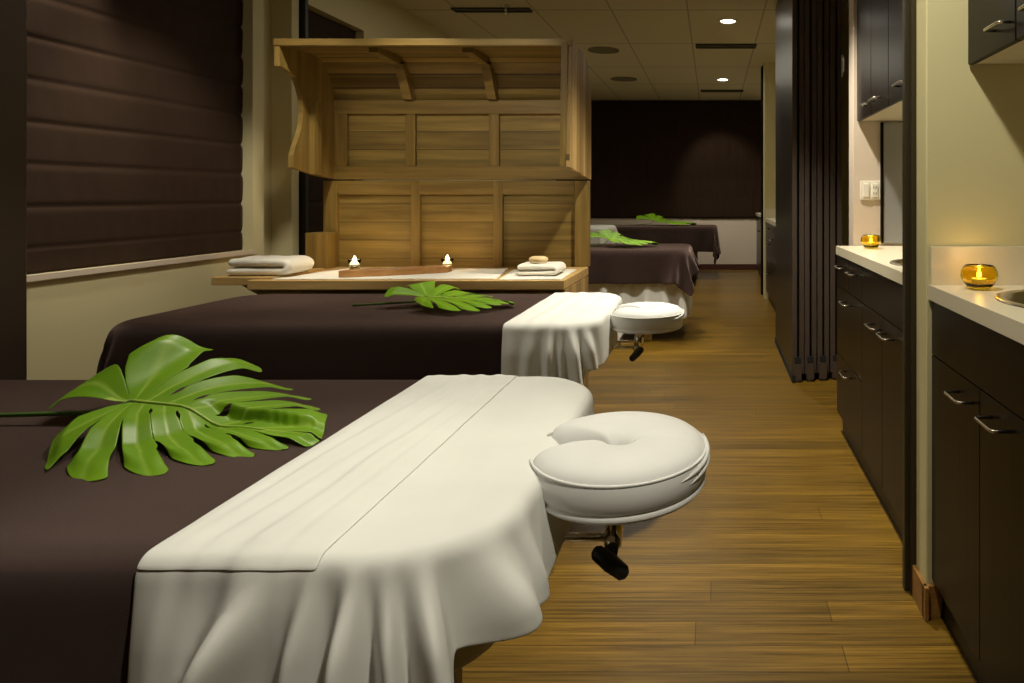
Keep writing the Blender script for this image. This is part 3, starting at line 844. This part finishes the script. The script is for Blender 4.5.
# ------------------------------------------------------------------ cloth draping by simulation
def sim_batch(jobs, frames=64):
    """each job: dict(u0,u1,v0,v1,step,z,bed,seed,mass,bend,colliders) -> list of (mesh coords, nu, nv)"""
    objs = []; cols = []
    for jb in jobs:
        x0, x1, y0, y1, r = beds[jb['bed']]
        g = jb.get('grow', .0)
        bm = bmesh.new(); slab(bm, x0-g, x1+g, y0-g, y1+g, ZT-.20, ZT+jb.get('lift', 0), r+g, .02)
        me = bpy.data.meshes.new('c'); bm.to_mesh(me); bm.free()
        co = bpy.data.objects.new('collider', me); C.objects.link(co)
        md = co.modifiers.new('c', 'COLLISION'); co.collision.thickness_outer = .004; co.collision.thickness_inner = .06
        co.collision.cloth_friction = 12; co.collision.damping = .6
        cols.append(co)
        nu = int(round((jb['u1']-jb['u0'])/jb['step'])); nv = int(round((jb['v1']-jb['v0'])/jb['step']))
        vs = []; fs = []; pins = []
        for j in range(nv+1):
            for i in range(nu+1):
                x = jb['u0']+(jb['u1']-jb['u0'])*i/nu; y = jb['v0']+(jb['v1']-jb['v0'])*j/nv
                ins = 0      # inside the flat top of the table: held where it lies
                qx = max(x0+r-x, x-(x1-r), 0); qy = max(y0+r-y, y-(y1-r), 0)
                if math.hypot(qx, qy) < r-.028: ins = 1
                if ins: pins.append(len(vs))
                vs.append((x, y, ZT+jb.get('lift', 0)+.0045+(0 if ins else .003*noise.noise(Vector((x*9+jb['seed'], y*9, 0))))))
        for j in range(nv):
            for i in range(nu):
                a = j*(nu+1)+i; fs.append((a, a+1, a+nu+2, a+nu+1))
        me = bpy.data.meshes.new('cl'); me.from_pydata(vs, [], fs); me.update()
        o = bpy.data.objects.new('cloth', me); C.objects.link(o)
        vg = o.vertex_groups.new(name='pin'); vg.add(pins, 1.0, 'REPLACE')
        cm = o.modifiers.new('cl', 'CLOTH'); s = cm.settings
        s.vertex_group_mass = 'pin'
        s.quality = 6; s.mass = jb.get('mass', .3)
        s.tension_stiffness = 20; s.compression_stiffness = 20; s.shear_stiffness = jb.get('shear', 6); s.bending_stiffness = jb.get('bend', .3)
        s.tension_damping = 8; s.compression_damping = 8; s.shear_damping = 8; s.bending_damping = .8; s.air_damping = 2.5
        cm.collision_settings.collision_quality = 3; cm.collision_settings.distance_min = .004
        cm.point_cache.frame_start = 1; cm.point_cache.frame_end = frames+2
        objs.append((o, nu, nv))
    SC.frame_start = 1; SC.frame_end = frames+2
    for f in range(1, frames+1): SC.frame_set(f)
    dg = bpy.context.evaluated_depsgraph_get()
    res = []
    for o, nu, nv in objs:
        ev = o.evaluated_get(dg); me = ev.data
        res.append(([v.co.copy() for v in me.vertices], nu, nv))
    for o, _, _ in objs: bpy.data.objects.remove(o, do_unlink=True)
    for o in cols: bpy.data.objects.remove(o, do_unlink=True)
    SC.frame_set(1)
    return res

def smooth01(t): t = max(0, min(1, t)); return t*t*(3-2*t)

def cloth_object(name, res, mat, label, cat, th, post=None, group=None, sub=1):
    co, nu, nv = res
    me = bpy.data.meshes.new(name)
    fs = []
    for j in range(nv):
        for i in range(nu):
            a = j*(nu+1)+i; fs.append((a, a+1, a+nu+2, a+nu+1))
    if post is not None: co = post(co, nu, nv)
    me.from_pydata([tuple(c) for c in co], [], fs); me.update()
    o = link(name, me, mat, None, True)
    so = o.modifiers.new('t', 'SOLIDIFY'); so.thickness = th; so.offset = 0
    sb = o.modifiers.new('s', 'SUBSURF'); sb.levels = sub; sb.render_levels = sub
    return tag(o, label, cat, group)

def laplace(co, nu, nv, it=2):
    for _ in range(it):
        new = [c.copy() for c in co]
        for j in range(nv+1):
            for i in range(nu+1):
                k = j*(nu+1)+i; acc = Vector((0, 0, 0)); n = 0
                if 0 < i < nu: acc += co[k-1]+co[k+1]; n += 2
                if 0 < j < nv: acc += co[k-nu-1]+co[k+nu+1]; n += 2
                if n: new[k] = co[k]*.5+acc/n*.5
        co = new
    return co

def fold_post(bed, amp, freq, seed, u0, u1, seam=None, hem=0, wr=0, smooth=1, rate=.30):
    x0, x1, y0, y1, r = beds[bed]
    def f(co, nu, nv):
        co = laplace(co, nu, nv, smooth)
        out = []
        for j in range(nv+1):
            for i in range(nu+1):
                k = j*(nu+1)+i; c = co[k].copy(); u = u0+(u1-u0)*i/nu
                drop = ZT-c.z
                s = smooth01((drop-.012)/rate)
                side = None
                if c.y < y0+.03: side = Vector((0, -1, 0))
                elif c.y > y1-.03: side = Vector((0, 1, 0))
                if side is not None and amp:
                    ph = freq*u+1.6*noise.noise(Vector((u*5, seed, 0)))+.35*drop*8*noise.noise(Vector((u*3, seed+4, 0)))
                    w = .5+.5*math.sin(ph)
                    w = w**1.5
                    fade = smooth01((x1-.02-u)/.10)
                    c += side*(amp*w*s*(.45+.55*fade)*smooth01((u-u0)/.06))*(1 if side.y < 0 else .3)
                if wr and drop < .06:
                    # long wrinkles running across the table
                    q = u+.05*noise.noise(Vector((c.y*1.6, seed, 3)))
                    w = noise.noise(Vector((q*22, c.y*.9, seed)))+.5*noise.noise(Vector((q*45, c.y*1.5, seed+9)))
                    edge = smooth01((u-u0)/.04)
                    c.z += wr*(w*.5+.45)*edge*(1 if seam is None else (1 if u < seam else .22))
                out.append(c)
        return out
    return f

B1, B2, B3, B4, B5 = beds[1], beds[2], beds[3], beds[4], beds[5]
def flap(parent, bed, res, u0, u1, seam):
    """turned-down double layer lying over the sheet up to its hem"""
    x0, x1, y0, y1, r = beds[bed]
    co, nu, nv = res
    ic = int(round((seam-u0)/(u1-u0)*nu)); vs = {}; V = []; F = []
    def key(i, j):
        k = j*(nu+1)+i
        if k not in vs:
            c = co[k].copy(); drop = ZT+.012-c.z
            if drop < .012: c.z += .0020
            else:
                c.z += .0016; c.y += -.0016 if c.y < y0+.1 else .0016
            vs[k] = len(V); V.append(tuple(c))
        return vs[k]
    for j in range(nv):
        for i in range(ic):
            q = [j*(nu+1)+i, j*(nu+1)+i+1, (j+1)*(nu+1)+i+1, (j+1)*(nu+1)+i]
            if min(co[k].z for k in q) < ZT-.004: continue
            F.append((key(i, j), key(i+1, j), key(i+1, j+1), key(i, j+1)))
    me = bpy.data.meshes.new('turned_down_layer'); me.from_pydata(V, [], F); me.update()
    o = link('turned_down_layer', me, M['sheet'], parent, True)
    so = o.modifiers.new('t', 'SOLIDIFY'); so.thickness = .002; so.offset = 0
    sb = o.modifiers.new('s', 'SUBSURF'); sb.levels = 1; sb.render_levels = 1
    return o

blankets = sim_batch([
    dict(u0=-2.42, u1=-.62, v0=B1[2]-.42, v1=B1[3]+.42, step=.025, bed=1, seed=1, mass=.5, bend=4, shear=20),
    dict(u0=-2.26, u1=-.64, v0=B2[2]-.45, v1=B2[3]+.36, step=.025, bed=2, seed=2, mass=.5, bend=4, shear=20),
    dict(u0=-2.05, u1=B3[1]+.20, v0=B3[2]-.27, v1=B3[3]+.31, step=.028, bed=3, seed=3, lift=.006, mass=.5, bend=2, shear=14, grow=.02),
    dict(u0=-1.9, u1=B4[1]+.38, v0=B4[2]-.33, v1=B4[3]+.33, step=.03, bed=4, seed=4, lift=.008, mass=.5, bend=2, shear=14),
    dict(u0=-2.3, u1=B5[1]+.22, v0=B5[2]-.35, v1=B5[3]+.35, step=.03, bed=5, seed=5, mass=.3, bend=1, shear=10, lift=.08),
])
cloth_object('fleece_blanket', blankets[0], M['fleece'], 'dark brown fleece blanket on the nearest table, with the big green leaf on it', 'blanket', .006,
             fold_post(1, .006, 9, 1, -2.42, -.62, smooth=2), 'brown fleece blankets')
cloth_object('fleece_blanket', blankets[1], M['fleece'], 'dark brown fleece blanket on the second table, in front of the steam cabinet', 'blanket', .006,
             fold_post(2, .006, 9, 2, -2.26, -.64, smooth=2), 'brown fleece blankets')
cloth_object('fleece_blanket', blankets[2], M['fleece'], 'brown fleece blanket on the third table, hanging over an ivory skirt', 'blanket', .006,
             fold_post(3, .03, 17, 3, -2.05, B3[1]+.20, smooth=2), 'brown fleece blankets')
cloth_object('fleece_blanket', blankets[3], M['fleece'], 'brown fleece blanket on the farthest table by the end wall', 'blanket', .006,
             fold_post(4, .03, 13, 4, -1.9, B4[1]+.38, smooth=2), 'brown fleece blankets')
cloth_object('table_sheet', blankets[4], M['sheet'], 'white sheet over the table end that peeps out between the cabinet and the farthest table', 'sheet', .003,
             fold_post(5, .02, 20, 5, -2.3, B5[1]+.22), 'ivory sheets')
def drape(bed, u0, u1, v0, v1, step, ridges, wrinkles, lift, seed, grow=.012, e=.020, swing=.42):
    """cloth laid over a rounded table top: every point beyond the edge hangs from the nearest edge point,
    with folds fanning out below it"""
    x0, x1, y0, y1, r = beds[bed]
    x0 -= grow; x1 += grow; y0 -= grow; y1 += grow; r += grow
    nu = int((u1-u0)/step); nv = int((v1-v0)/step); out = []
    for j in range(nv+1):
        for i in range(nu+1):
            u = u0+(u1-u0)*i/nu; v = v0+(v1-v0)*j/nv
            cx = min(u, x1-r); cy = max(min(v, y1-r), y0+r)
            dx, dy = u-cx, v-cy; dist = math.hypot(dx, dy)
            if dist < 1e-6: n = Vector((0, -1, 0)); 
            else: n = Vector((dx/dist, dy/dist, 0))
            d = dist-(r-e)
            if dx > 0 and dy < 0 and d > 0:      # the hem swings round the corner of the table
                th0 = math.atan2(dx, -dy)
                D = min((u1-(x1-r))/math.sin(th0), (y0+r-v0)/max(1e-6, math.cos(th0)))-(r-e)
                k = smooth01((th0-swing)/.30)
                Dd = D*(1-k)+min(D, u1-x1+e)*k
                d *= Dd/D
            # coordinate along the edge
            if dy <= 0:
                th = math.atan2(max(dx, 0), max(-dy, 1e-6)); sg = cx+.2*th
            else: sg = x1-r+.2*PI/2+.2*PI/2
            if d <= 0:
                p = Vector((u, v, ZT+lift)); drop = 0
            else:
                base = Vector((cx, cy, 0))+n*(r-e)
                if d < e*PI/2:
                    a = d/e; p = base+n*(e*math.sin(a)); p.z = ZT+lift-e*(1-math.cos(a)); drop = e*(1-math.cos(a))
                else:
                    hh = d-e*PI/2; drop = e+hh; p = base+n*e; p.z = ZT+lift-e-hh
                h = max(0, drop-.002)
                o = 0
                for s0, sl, w, A in ridges:
                    c = s0+sl*h; ww = w*(1+1.6*h)
                    q = (sg-c)/ww
                    o = max(o, A*math.exp(-q*q)*(smooth01(h/.10)*.8+.9*h)) if abs(q) < 4 else o
                o += .004*noise.noise(Vector((sg*18, h*4, seed)))*smooth01(h/.05)
                fl = .06*h*(1 if dx > 0 else .4)
                p += n*(o+fl)
                p.z += .10*o
            for w0, drift, wd, A in wrinkles:
                c = w0+drift*(v-(y0+y1)/2)+.008*noise.noise(Vector((v*5, w0*30, seed)))
                q = (u-c)/wd
                if abs(q) < 4:
                    am = A*math.exp(-q*q)*(.55+.45*noise.noise(Vector((v*4, w0*50, seed+3))))
                    if d <= 0: p.z += am*smooth01(-d/.03+.4)
                    else: p += n*am*.6; p.z += am*.4*max(0, 1-drop/.03)
            p.z += .0012*noise.noise(Vector((u*14, v*9, seed+5)))
            out.append(p)
    return out, nu, nv

res1 = drape(1, -.650, B1[1]+.125, B1[2]-.34, B1[3]+.09, .0085,
             [(-.600, -.05, .032, .016), (-.500, -.42, .022, .075), (-.448, -.12, .010, .046), (-.402, .0, .012, .066), (-.362, .10, .010, .046), (-.318, .12, .015, .070), (-.22, .25, .038, .060), (-.14, .10, .03, .030)],
             [(-.628, .02, .010, .007), (-.590, .06, .011, .015), (-.552, .07, .010, .012), (-.510, .06, .012, .016), (-.474, .03, .008, .009), (-.36, .05, .03, .004)], .010, 6)
sh = cloth_object('table_sheet', res1, M['sheet'], 'large ivory sheet turned down over the head end of the nearest table', 'sheet', .002, None, 'ivory sheets', 1)
flap(sh, 1, res1, -.650, B1[1]+.125, -.445)
res2 = drape(2, -.672, B2[1]+.155, B2[2]-.42, B2[3]+.12, .011,
             [(-.645, 0, .030, .020), (-.575, -.05, .020, .030), (-.520, .02, .014, .050), (-.478, .05, .011, .030), (-.43, .10, .02, .060), (-.36, .14, .03, .040)],
             [(-.63, .03, .014, .006), (-.57, .05, .014, .009), (-.50, .04, .016, .007), (-.44, .02, .02, .004)], .010, 7)
cloth_object('table_sheet', res2, M['sheet'], 'ivory sheet hanging at the head end of the second table, below the smaller face cradle', 'sheet', .002, None, 'ivory sheets', 1)

# pleated ivory skirt of the third table
def skirt():
    x0, x1, y0, y1, r = B3
    base = rr_pts(x0, x1, y0, y1, .10, 14)
    # resample along the near side, round the end and along the far side
    P = [Vector(p) for p in base]+[Vector(base[0])]
    d = [0]
    for a, b in zip(P, P[1:]): d.append(d[-1]+(b-a).length)
    def at(s):
        for k in range(len(d)-1):
            if d[k+1] >= s: 
                f = (s-d[k])/max(1e-9, d[k+1]-d[k]); return P[k].lerp(P[k+1], f), (P[k+1]-P[k]).normalized()
        return P[-1], (P[-1]-P[-2]).normalized()
    n = int(d[-1]/.012); m = 18; bm = bmesh.new(); rows = []
    for j in range(m+1):
        v = j/m; row = []
        for i in range(n):
            s = d[-1]*i/n; p, tg = at(s); nr = Vector((tg.y, -tg.x))
            w = (.5+.5*math.sin(s*42+2*noise.noise(Vector((s*3, 0, 0)))))**1.3
            q = p+nr*(-.012+(.004+.040*v)*w)
            zz = ZT-.05-(ZT-.05-.19)*v+.012*noise.noise(Vector((s*2.5, 1, 1)))*v
            row.append(bm.verts.new((q.x, q.y, zz)))
        rows.append(row)
    for a, b in zip(rows, rows[1:]):
        for i in range(n): bm.faces.new((a[i], a[(i+1) % n], b[(i+1) % n], b[i]))
    o = finish('table_skirt', bm, M['sheet'], None, True)
    so = o.modifiers.new('t', 'SOLIDIFY'); so.thickness = .003
    tag(o, 'pleated ivory skirt hanging below the blanket of the third table', 'table skirt')
skirt()

# ------------------------------------------------------------------ face cradles
def cradle(cx, cy, zt, rx, ry, label, bed_x, knob_dx, knob_rot, rot=0):
    t = thing('face_cradle', label, 'face cradle', (cx, cy, zt-.1), 'horseshoe face cradles')
    hr = .42        # tube position
    th = .070
    # horseshoe cushion: gap towards the table (angle pi)
    gap = .21
    bm = bmesh.new(); n = 72; m = 20; rings = []
    cen_rx, cen_ry = rx*.545, ry*.545; wx, wy = rx*.455, ry*.455
    for i in range(n+1):
        a = PI+gap+(2*PI-2*gap)*i/n
        e = min(i, n-i)/n; endf = min(1, (e/.035))**.5 if e < .035 else 1
        endf = max(.12, endf)
        ring = []
        for k in range(m):
            b = 2*PI*k/m; cb, sb = math.cos(b), math.sin(b)
            # super-ellipse cross section: flat side wall outside, domed top
            px = math.copysign(abs(cb)**.55, cb); pz = math.copysign(abs(sb)**.62, sb)
            z = zt-th/2+pz*th/2*endf
            if sb > 0: z += .006*(1-px*px)*endf
            f = px*endf
            x = cx+(cen_rx+wx*f)*math.cos(a); y = cy+(cen_ry+wy*f)*math.sin(a)
            # crease at the front crown
            dd = abs(((a-0+PI) % (2*PI))-PI)
            if sb > 0: z -= .007*math.exp(-(dd/.12)**2)
            ring.append(bm.verts.new((x, y, z)))
        rings.append(ring)
    for A, B in zip(rings, rings[1:]):
        for k in range(m): bm.faces.new((A[k], A[(k+1) % m], B[(k+1) % m], B[k]))
    bm.faces.new(rings[0][::-1]); bm.faces.new(rings[-1])
    cu = finish('cushion', bm, M['cushion'], t, True)
    # piping seam round the top edge
    bm = bmesh.new()
    pts = []
    for i in range(61):
        a = PI+gap+.16+(2*PI-2*gap-.32)*i/60
        pts.append((cx+(rx*.985)*math.cos(a), cy+(ry*.985)*math.sin(a), zt-.016))
    b_tube(bm, pts, .0022, 6); finish('piping', bm, M['cushion'], cu, True)
    # gathered cover folds on the outer right side
    for q, (dz, a0, a1) in enumerate([(-.030, -.75, .35), (-.040, -.6, .45)]):
        bm = bmesh.new(); pts = []; rad = []
        for i in range(31):
            u = i/30; a = a0+(a1-a0)*u
            pts.append((cx+(rx*.998)*math.cos(a), cy+(ry*.998)*math.sin(a), zt+dz+.018*(u)+.0*q)); rad.append(.0005+.0042*math.sin(PI*u))
        b_tube(bm, pts, .004, 8, rad); finish('cover_fold', bm, M['cushion'], cu, True)
    # base plate
    bm = bmesh.new(); rings = []
    zb = zt-th+.010
    for ins, z in ((.03, zb-.016), (.008, zb-.012), (.003, zb-.006), (.008, zb+.001), (.03, zb+.002)):
        rings.append([bm.verts.new((cx+(rx-ins)*math.cos(2*PI*k/64), cy+(ry-ins)*math.sin(2*PI*k/64), z)) for k in range(64)])
    for A, B in zip(rings, rings[1:]):
        for k in range(64): bm.faces.new((A[k], A[(k+1) % 64], B[(k+1) % 64], B[k]))
    bm.faces.new(rings[0][::-1]); bm.faces.new(rings[-1])
    finish('base_plate', bm, M['cushion'], t, True)
    # rods, pivot and knob
    zr = zb-.078
    for yy in (cy-.05, cy+.05):
        bm = bmesh.new(); b_tube(bm, [(bed_x-.06, yy, zr), (cx+knob_dx+.002, yy, zr)], .0065, 12); finish('rod', bm, M['chrome'], t, True)
    bm = bmesh.new(); b_tube(bm, [(cx+knob_dx, cy-.075, zr), (cx+knob_dx, cy+.075, zr)], .0085, 12); finish('cross_bar', bm, M['chrome'], t, True)
    for yy in (cy-.05, cy+.05):
        bm = bmesh.new(); b_tube(bm, [(cx+knob_dx, yy, zr-.012), (cx+knob_dx+.008, yy, zb-.01)], .014, 16)
        finish('pivot', bm, M['chrome'], t, True)
    kx, ky, kz = cx+knob_dx+.004, cy-.095, zr-.008
    bm = bmesh.new(); b_tube(bm, [(kx, ky, kz), (kx, cy-.05, zr)], .009, 12); kn = finish('knob_shaft', bm, M['black'], t, True)
    bm = bmesh.new(); d = Vector((math.cos(knob_rot), 0, math.sin(knob_rot)))*.031; c0 = Vector((kx, ky-.008, kz-.004))
    b_tube(bm, [c0-d, c0-d*.8, c0, c0+d*.8, c0+d], .01, 14, [.006, .0115, .0135, .0115, .006]); finish('knob_grip', bm, M['black'], t, True)
cradle(-.150, 1.135, .730, .142, .160, 'big white horseshoe face cradle with black knob on the nearest table', -.262, -.005, -.66)
cradle(-.245, 2.60, .708, .138, .150, 'smaller-looking white face cradle with black knob on the second table', -.385, -.03, .80)

# ------------------------------------------------------------------ monstera leaves
def monstera(X, Y, Z, S, rot, label, hfun, stem_pts, seed=0, flip=1):
    t = thing('monstera_leaf', label, 'leaf', (X, Y, Z), 'cut monstera leaves on the tables')
    rnd = random.Random(seed)
    near = [(-.06, .34), (.40, .67), (.72, .59), (.88, .45), (.98, .32), (1.05, .20), (1.09, .09), (1.10, .01)]
    far = [(-.56, -.12), (-.52, .26), (.04, .56), (.32, .58), (.56, .53), (.77, .41), (.93, .25), (1.10, .01)]
    base = [0, 0, .02, .14, .28, .44, .62, .80]
    gst = [0, .36, .34, .40, .40, .42, .48]     # where the cut before lobe i begins
    bm = bmesh.new(); vl = bm.verts.layers.float.new('vein')
    nl = len(near)-1; nt, nk = 26, 10
    cr, sr = math.cos(rot), math.sin(rot)
    def put(x, y, vein, crease=0):
        h = hfun(x, y)+crease
        v = bm.verts.new((X+S*(x*cr-y*sr), Y+S*(x*sr+y*cr), Z+S*h)); v[vl] = vein
        return v
    for side in (1, -1):
        Mg = far if side > 0 else near
        jit = [rnd.uniform(-.03, .03) for _ in range(nl+1)]
        def bc(i, tt):
            b = Vector((base[i], 0)); m = Vector(Mg[i])*(1+jit[i]*.8); 
            if i < 3: c = m*.5+Vector((-.02, .03*i))
            else: c = Vector((b.x*.6+m.x*.4-.07, m.y*.55))
            if i == nl: c = Vector(((b.x+m.x)/2, .0))
            p = b*(1-tt)**2+c*2*tt*(1-tt)+m*tt*tt
            return p
        for i in range(nl):
            rows = []
            last = i == nl-1
            for j in range(nt+1):
                tt = j/nt; row = []
                def gap(idx):
                    if idx == 0 or idx >= nl: return 0
                    g0 = gst[min(idx, len(gst)-1)]+jit[idx]
                    g = .0
                    if tt > g0+(.30 if side < 0 and idx in (3, 4, 5) else (.16 if side > 0 and idx == 2 else 0)): g = .185*smooth01((tt-g0)/(1-g0)*1.25)+.03
                    if 3 <= idx <= 7 and .14 < tt < .27: g = max(g, .14*math.sin(PI*(tt-.14)/.13))
                    return g
                ga, gb = gap(i)*.62, gap(i+1)*.62
                for k in range(nk+1):
                    kk = ga+(1-ga-gb)*k/nk; w = 2*k/nk-1
                    te = tt*(1-(.10*abs(w)**2.6-.07*w)*smooth01(tt*1.4)-.07*smooth01(tt*1.4))
                    if last: te = tt
                    p = bc(i, te)*(1-kk)+bc(i+1, te)*kk
                    vein = max(0, 1-abs(w)/.12)*.8*(1-tt*.7)
                    mid = max(0, 1-p.y/.012)
                    crease = .012*abs(w)*smooth01(tt*3)*(1-.3*tt)-.03*(smooth01((tt-.8)/.2))*rnd.uniform(.9, 1.0)
                    row.append(put(p.x, p.y*side*flip, max(vein, mid if tt < .25 or last else 0), crease))
                rows.append(row)
            for A, B in zip(rows, rows[1:]):
                for k in range(nk):
                    try: bm.faces.new((A[k], A[k+1], B[k+1], B[k]))
                    except ValueError: pass
    bmesh.ops.remove_doubles(bm, verts=bm.verts[:], dist=.0006*S/.36)
    bl = finish('blade', bm, M['leaf'], t, True)
    so = bl.modifiers.new('t', 'SOLIDIFY'); so.thickness = .0011
    sb = bl.modifiers.new('s', 'SUBSURF'); sb.levels = 1; sb.render_levels = 1
    bm = bmesh.new()
    pts = []
    for k in range(17):
        u = k/16; x = .98*u; h = hfun(x, 0)+.004; pts.append((X+S*x*cr, Y+S*x*sr, Z+S*h))
    b_tube(bm, pts, .002, 8, [S*(.0095-.0075*k/16) for k in range(17)])
    md, nt_, b_ = M.get('midrib'), None, None
    if md is None: M['midrib'] = md = simple('leaf_midrib', (.40, .56, .10), .4)
    finish('midrib', bm, md, t, True)
    bm = bmesh.new(); b_tube(bm, [(X, Y, Z+S*hfun(0, 0)+.001)]+stem_pts, .004, 10); finish('stem', bm, M['stem'], t, True)
    return t

ZB = ZT+.014
def h1(x, y):      # far side rises, near side and tip droop
    h = .095
    h += .42*max(0, y)*smooth01((.45-x)/.6)*smooth01((x+.46)/.3)
    h += .40*(y+.10)*smooth01((-x-.08)/.22)
    h -= .10*max(0, -y)**1.2*1.2
    h -= .03*x*x*(1 if x > 0 else 0)
    h += .02*math.sin(x*7)*abs(y)
    h -= .09*smooth01((math.hypot(x+.1, y)-.40)/.3)*(1 if y < .1 else .15)+.05*smooth01((-x-.3)/.25)
    return max(.012+.01*noise.noise(Vector((x*5, y*5, 0))), h)
monstera(-1.052, 1.268, ZB, .362, -.23, 'big glossy monstera leaf on the nearest blanket', h1,
         [(-1.10, 1.268, ZB+.015), (-1.3, 1.265, ZB+.010), (-1.85, 1.262, ZB+.006)], 1)
def h2(x, y):
    h = .13+.35*max(0, y)*smooth01((.45-x)/.6)+.10*max(0, -y)*smooth01((.2-x)/.4)
    h -= .07*x+.03*math.sin(y*9)*x
    return max(.012, h)
ZB = ZT+.012
monstera(-1.055, 2.58, ZB, .30, .03, 'monstera leaf on the second table, in front of the wooden tray', h2,
         [(-1.10, 2.575, ZB+.02), (-1.32, 2.57, ZB+.008)], 2)
monstera(-.83, 5.66, ZB, .36, .02, 'distant monstera leaf on the third table beside the cabinet corner', lambda x, y: h2(x, y)*1.3+.02,
         [(-.88, 5.65, ZB+.02), (-1.02, 5.64, ZB+.008)], 3)
monstera(-.80, 9.70, ZB, .52, .02, 'farthest monstera leaf, on the table by the end wall', lambda x, y: h2(x, y)*1.2,
         [(-.86, 9.70, ZB+.03), (-1.15, 9.69, ZB+.008)], 4)

# ------------------------------------------------------------------ lights
WARM = (1, .93, .76)
def spot(x, y, tx, ty, tz, watt, ang=80, blend=.6, size=.05, col=WARM, z=H-.03):  # serves the ceiling downlights and the added fill spots alike
    li = bpy.data.lights.new('downlight_or_fill', 'SPOT'); li.energy = watt; li.spot_size = math.radians(ang); li.spot_blend = blend
    li.shadow_soft_size = size; li.color = col
    o = bpy.data.objects.new('downlight_or_fill', li); C.objects.link(o); o.location = (x, y, z)
    o.rotation_euler = (Vector((tx, ty, tz))-Vector((x, y, z))).to_track_quat('-Z', 'Y').to_euler()
    return o
def area(x, y, z, sx, sy, watt, col=WARM, rot=(0, 0, 0)):  # broad ambient fill below the ceiling, added without any fitting
    li = bpy.data.lights.new('ambient_fill', 'AREA'); li.shape = 'RECTANGLE'; li.size = sx; li.size_y = sy; li.energy = watt; li.color = col
    o = bpy.data.objects.new('ambient_fill', li); C.objects.link(o); o.location = (x, y, z); o.rotation_euler = rot
    return o
# aisle downlights, then an added spot for the near sheet
spot(LX, 5.885-.0, LX, 5.9, 0, 70, 110)
spot(LX, 8.83, LX+.1, 9.2, 0, 90, 110)
spot(LX, 2.95, LX, 3.35, 0, 210, 85)
spot(.02, 1.25, 1.0, 1.80, 1.15, 95, 70)
spot(.42, .16, -.32, .84, .60, 100, 34)  # added from the camera side to brighten the hanging sheet
# over the tables, with added spots for cabinet, left wall and skirt
spot(-.15, 1.85, -.5, 1.2, .7, 50, 62)
spot(-.35, 2.95, -.65, 2.6, .7, 48, 60)
spot(-1.0, .6, -1.33, 3.8, 1.54, 165, 27)  # added narrow beam to lift the lid panels, kept off the second table
spot(-1.4, 3.05, -1.4, 3.16, .74, 75, 46)  # extra spot put in to whiten the cloths on the counter
spot(-2.14, 2.50, -2.52, 2.60, 1.78, 60, 46)
spot(-1.6, 2.7, -2.43, 3.2, .45, 95, 62)  # fill added to brighten the left wall beside and below the blind
spot(-1.15, 2.0, -1.15, 1.5, .7, 60, 75)
spot(-.5, 4.9, -.7, 5.7, .6, 70, 75)
spot(-.3, 4.1, -.5, 5.33, .33, 150, 34)  # added beam to light up the ivory skirt and blanket front
spot(-.1, 9.5, .15, 10.7, 1.3, 45, 55)
area(-1.0, 1.6, H-.02, 1.2, 1.2, 4)
area(-1.0, 4.7, H-.02, 1.2, 1.0, 7)
area(-.8, 7.6, H-.02, 1.5, 2.0, 13)

w = bpy.data.worlds.new('world'); SC.world = w; w.use_nodes = True
w.node_tree.nodes['Background'].inputs[0].default_value = (.9, .75, .5, 1)
w.node_tree.nodes['Background'].inputs[1].default_value = .01

# ------------------------------------------------------------------ camera
cd = bpy.data.cameras.new('camera'); cam = bpy.data.objects.new('camera', cd); C.objects.link(cam)
cam.location = (0, 0, CAMZ); cam.rotation_euler = (PI/2, 0, 0)
cd.sensor_fit = 'HORIZONTAL'; cd.sensor_width = 36; cd.lens = 700*36/1024
cd.shift_x = -(712.5-512)/1024; cd.shift_y = -(341.5-196.5)/1024
cd.clip_start = .05
SC.camera = cam
SC.view_settings.view_transform = 'Standard'; SC.view_settings.look = 'None'
SC.view_settings.gamma = 1; SC.view_settings.use_curve_mapping = False
SC.view_settings.exposure = 0.0
SC.cycles.max_bounces = 8
